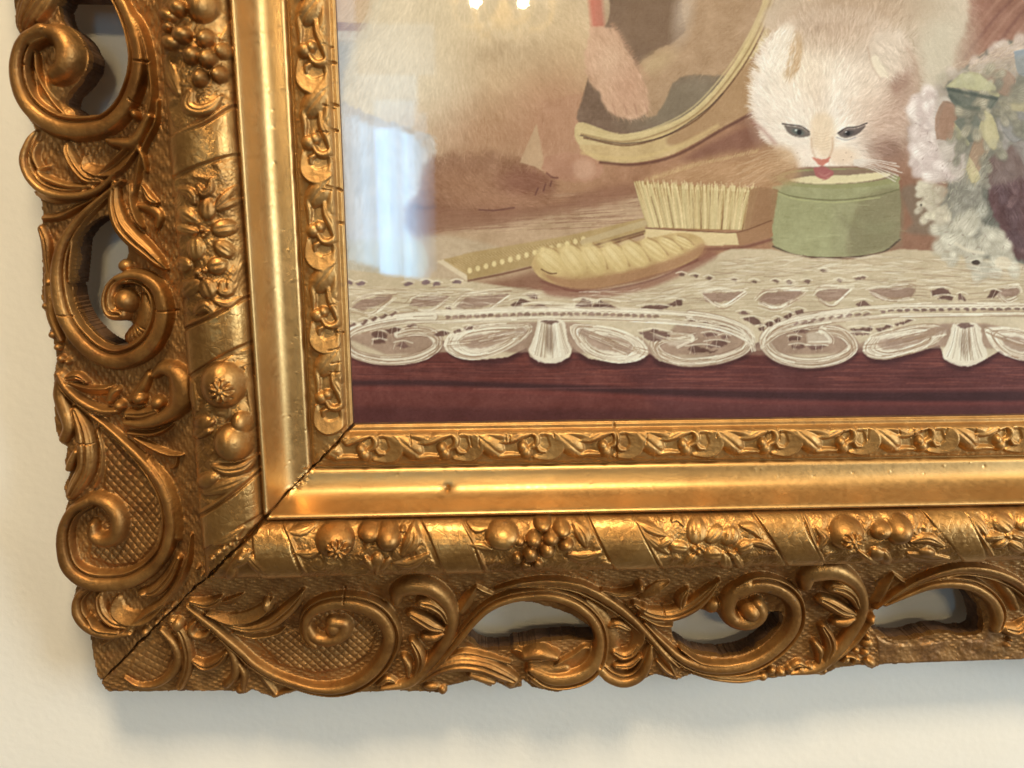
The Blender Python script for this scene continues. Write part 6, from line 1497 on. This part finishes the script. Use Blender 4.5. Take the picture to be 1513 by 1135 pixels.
# ------------------------------------------------------------------ glass pane
m = bpy.data.materials.new('window_glass'); m.use_nodes = True; nt = m.node_tree; nt.nodes.clear()
out = nt.nodes.new('ShaderNodeOutputMaterial'); mix = nt.nodes.new('ShaderNodeMixShader'); tr = nt.nodes.new('ShaderNodeBsdfTransparent'); gl = nt.nodes.new('ShaderNodeBsdfGlossy'); fr = nt.nodes.new('ShaderNodeFresnel')
tr.inputs[0].default_value = (.985, .99, .985, 1); gl.inputs['Roughness'].default_value = .02; geo_ = nt.nodes.new('ShaderNodeNewGeometry'); mr_ = nt.nodes.new('ShaderNodeMapRange'); mr_.inputs['To Min'].default_value = 1.52; mr_.inputs['To Max'].default_value = 1 / 1.52; nt.links.new(geo_.outputs['Backfacing'], mr_.inputs['Value']); nt.links.new(mr_.outputs['Result'], fr.inputs['IOR'])
nt.links.new(fr.outputs[0], mix.inputs[0]); nt.links.new(tr.outputs[0], mix.inputs[1]); nt.links.new(gl.outputs[0], mix.inputs[2]); nt.links.new(mix.outputs[0], out.inputs[0])
me = bpy.data.meshes.new('glass_pane')
me.from_pydata([W(-3, -3, -.4), W(419, -3, -.4), W(419, 224, -.4), W(-3, 224, -.4), W(-3, -3, -2.2), W(419, -3, -2.2), W(419, 224, -2.2), W(-3, 224, -2.2)], [], [(0, 1, 2, 3), (7, 6, 5, 4), (0, 4, 5, 1), (1, 5, 6, 2), (2, 6, 7, 3), (3, 7, 4, 0)])
me.materials.append(m); o = bpy.data.objects.new('glass_pane', me); COL.objects.link(o); o.parent = frame
# ------------------------------------------------------------------ chandelier of the room, seen only in the glass
import bmesh
def tube_bm(bm, pts, rad, seg=8):
    pts = [W(p_[0], p_[1] + 48, p_[2]) for p_ in pts]; rings = []
    for k, p_ in enumerate(pts):
        d = (pts[min(k + 1, len(pts) - 1)] - pts[max(k - 1, 0)]).normalized()
        a_ = d.orthogonal().normalized(); b_ = d.cross(a_)
        r_ = (rad[k] if hasattr(rad, '__len__') else rad) / 1000
        rings.append([bm.verts.new(p_ + (a_ * math.cos(t) + b_ * math.sin(t)) * r_) for t in np.linspace(0, 2 * math.pi, seg, endpoint=False)])
    for r0, r1 in zip(rings, rings[1:]):
        for k in range(seg): bm.faces.new((r0[k], r0[(k + 1) % seg], r1[(k + 1) % seg], r1[k]))
    bm.faces.new(rings[0][::-1]); bm.faces.new(rings[-1])
def bm_obj(name, bm, mat, parent):
    me = bpy.data.meshes.new(name); bm.to_mesh(me); bm.free(); me.materials.append(mat)
    for f in me.polygons: f.use_smooth = True
    o = bpy.data.objects.new(name, me); COL.objects.link(o); o.parent = parent; return o
ch = bpy.data.objects.new('chandelier', None); COL.objects.link(ch)
tag(ch, 'lit gilt chandelier with candle bulbs and crystal drops, mirrored in the glass', 'chandelier')
m_flame, nt, b = new_mat('candle_bulb'); b.inputs['Emission Color'].default_value = (1, .80, .48, 1); b.inputs['Emission Strength'].default_value = 620
m_brass, nt, b = new_mat('brass'); b.inputs['Base Color'].default_value = (.95, .68, .28, 1); b.inputs['Metallic'].default_value = .6; b.inputs['Roughness'].default_value = .5
m_cr, nt, b = new_mat('crystal'); b.inputs['Base Color'].default_value = (.95, .92, .85, 1); b.inputs['Roughness'].default_value = .2; b.inputs['Metallic'].default_value = .3
CX, CZ = 170, 2430
bm = bmesh.new(); tube_bm(bm, [(CX, 690, CZ), (CX, 705, CZ), (CX, 730, CZ), (CX, 760, CZ), (CX, 800, CZ), (CX, 900, CZ), (CX, 1300, CZ)], [6, 22, 14, 26, 10, 8, 6], 12); bm_obj('column', bm, m_brass, ch)
for k in range(6):
    a_ = k * math.pi / 3 + .06
    ex, ez = CX + 166 * math.cos(a_), CZ + 166 * math.sin(a_)
    f = lambda r_, y_: (CX + (ex - CX) * r_, y_, CZ + (ez - CZ) * r_)
    bm = bmesh.new(); tube_bm(bm, [f(.1, 760), f(.3, 722), f(.55, 705), f(.8, 712), f(.97, 740), f(1, 775)], [11, 10, 9.5, 9, 8, 7]); arm_o = bm_obj('arm', bm, m_brass, ch)
    bm = bmesh.new(); tube_bm(bm, [f(1, 775), f(1, 778), f(1, 786), f(1, 788)], [6, 13, 14, 8], 12); bm_obj('drip_pan', bm, m_brass, arm_o)
    bm = bmesh.new(); tube_bm(bm, [f(1, 788), f(1, 815)], 8, 10); bm_obj('candle_sleeve', bm, m_brass, arm_o)
    bm = bmesh.new(); tube_bm(bm, [f(1, 815), f(1, 824), f(1, 838), f(1, 856), f(1, 872)], [6, 13, 15, 9, 2], 10); bm_obj('candle_bulb', bm, m_flame, arm_o)
    for q, (rr, yy) in enumerate(((1.14, 812), (.78, 698), (.5, 690), (1.12, 776), (.88, 800), (.3, 735), (.18, 700), (.65, 706))):
        bm = bmesh.new(); x_, y_, z_ = f(rr, yy); tube_bm(bm, [(x_, y_, z_), (x_, y_ - 12, z_), (x_, y_ - 26, z_)], [2, 9, 2], 6); bm_obj('crystal_drop', bm, m_cr, arm_o)
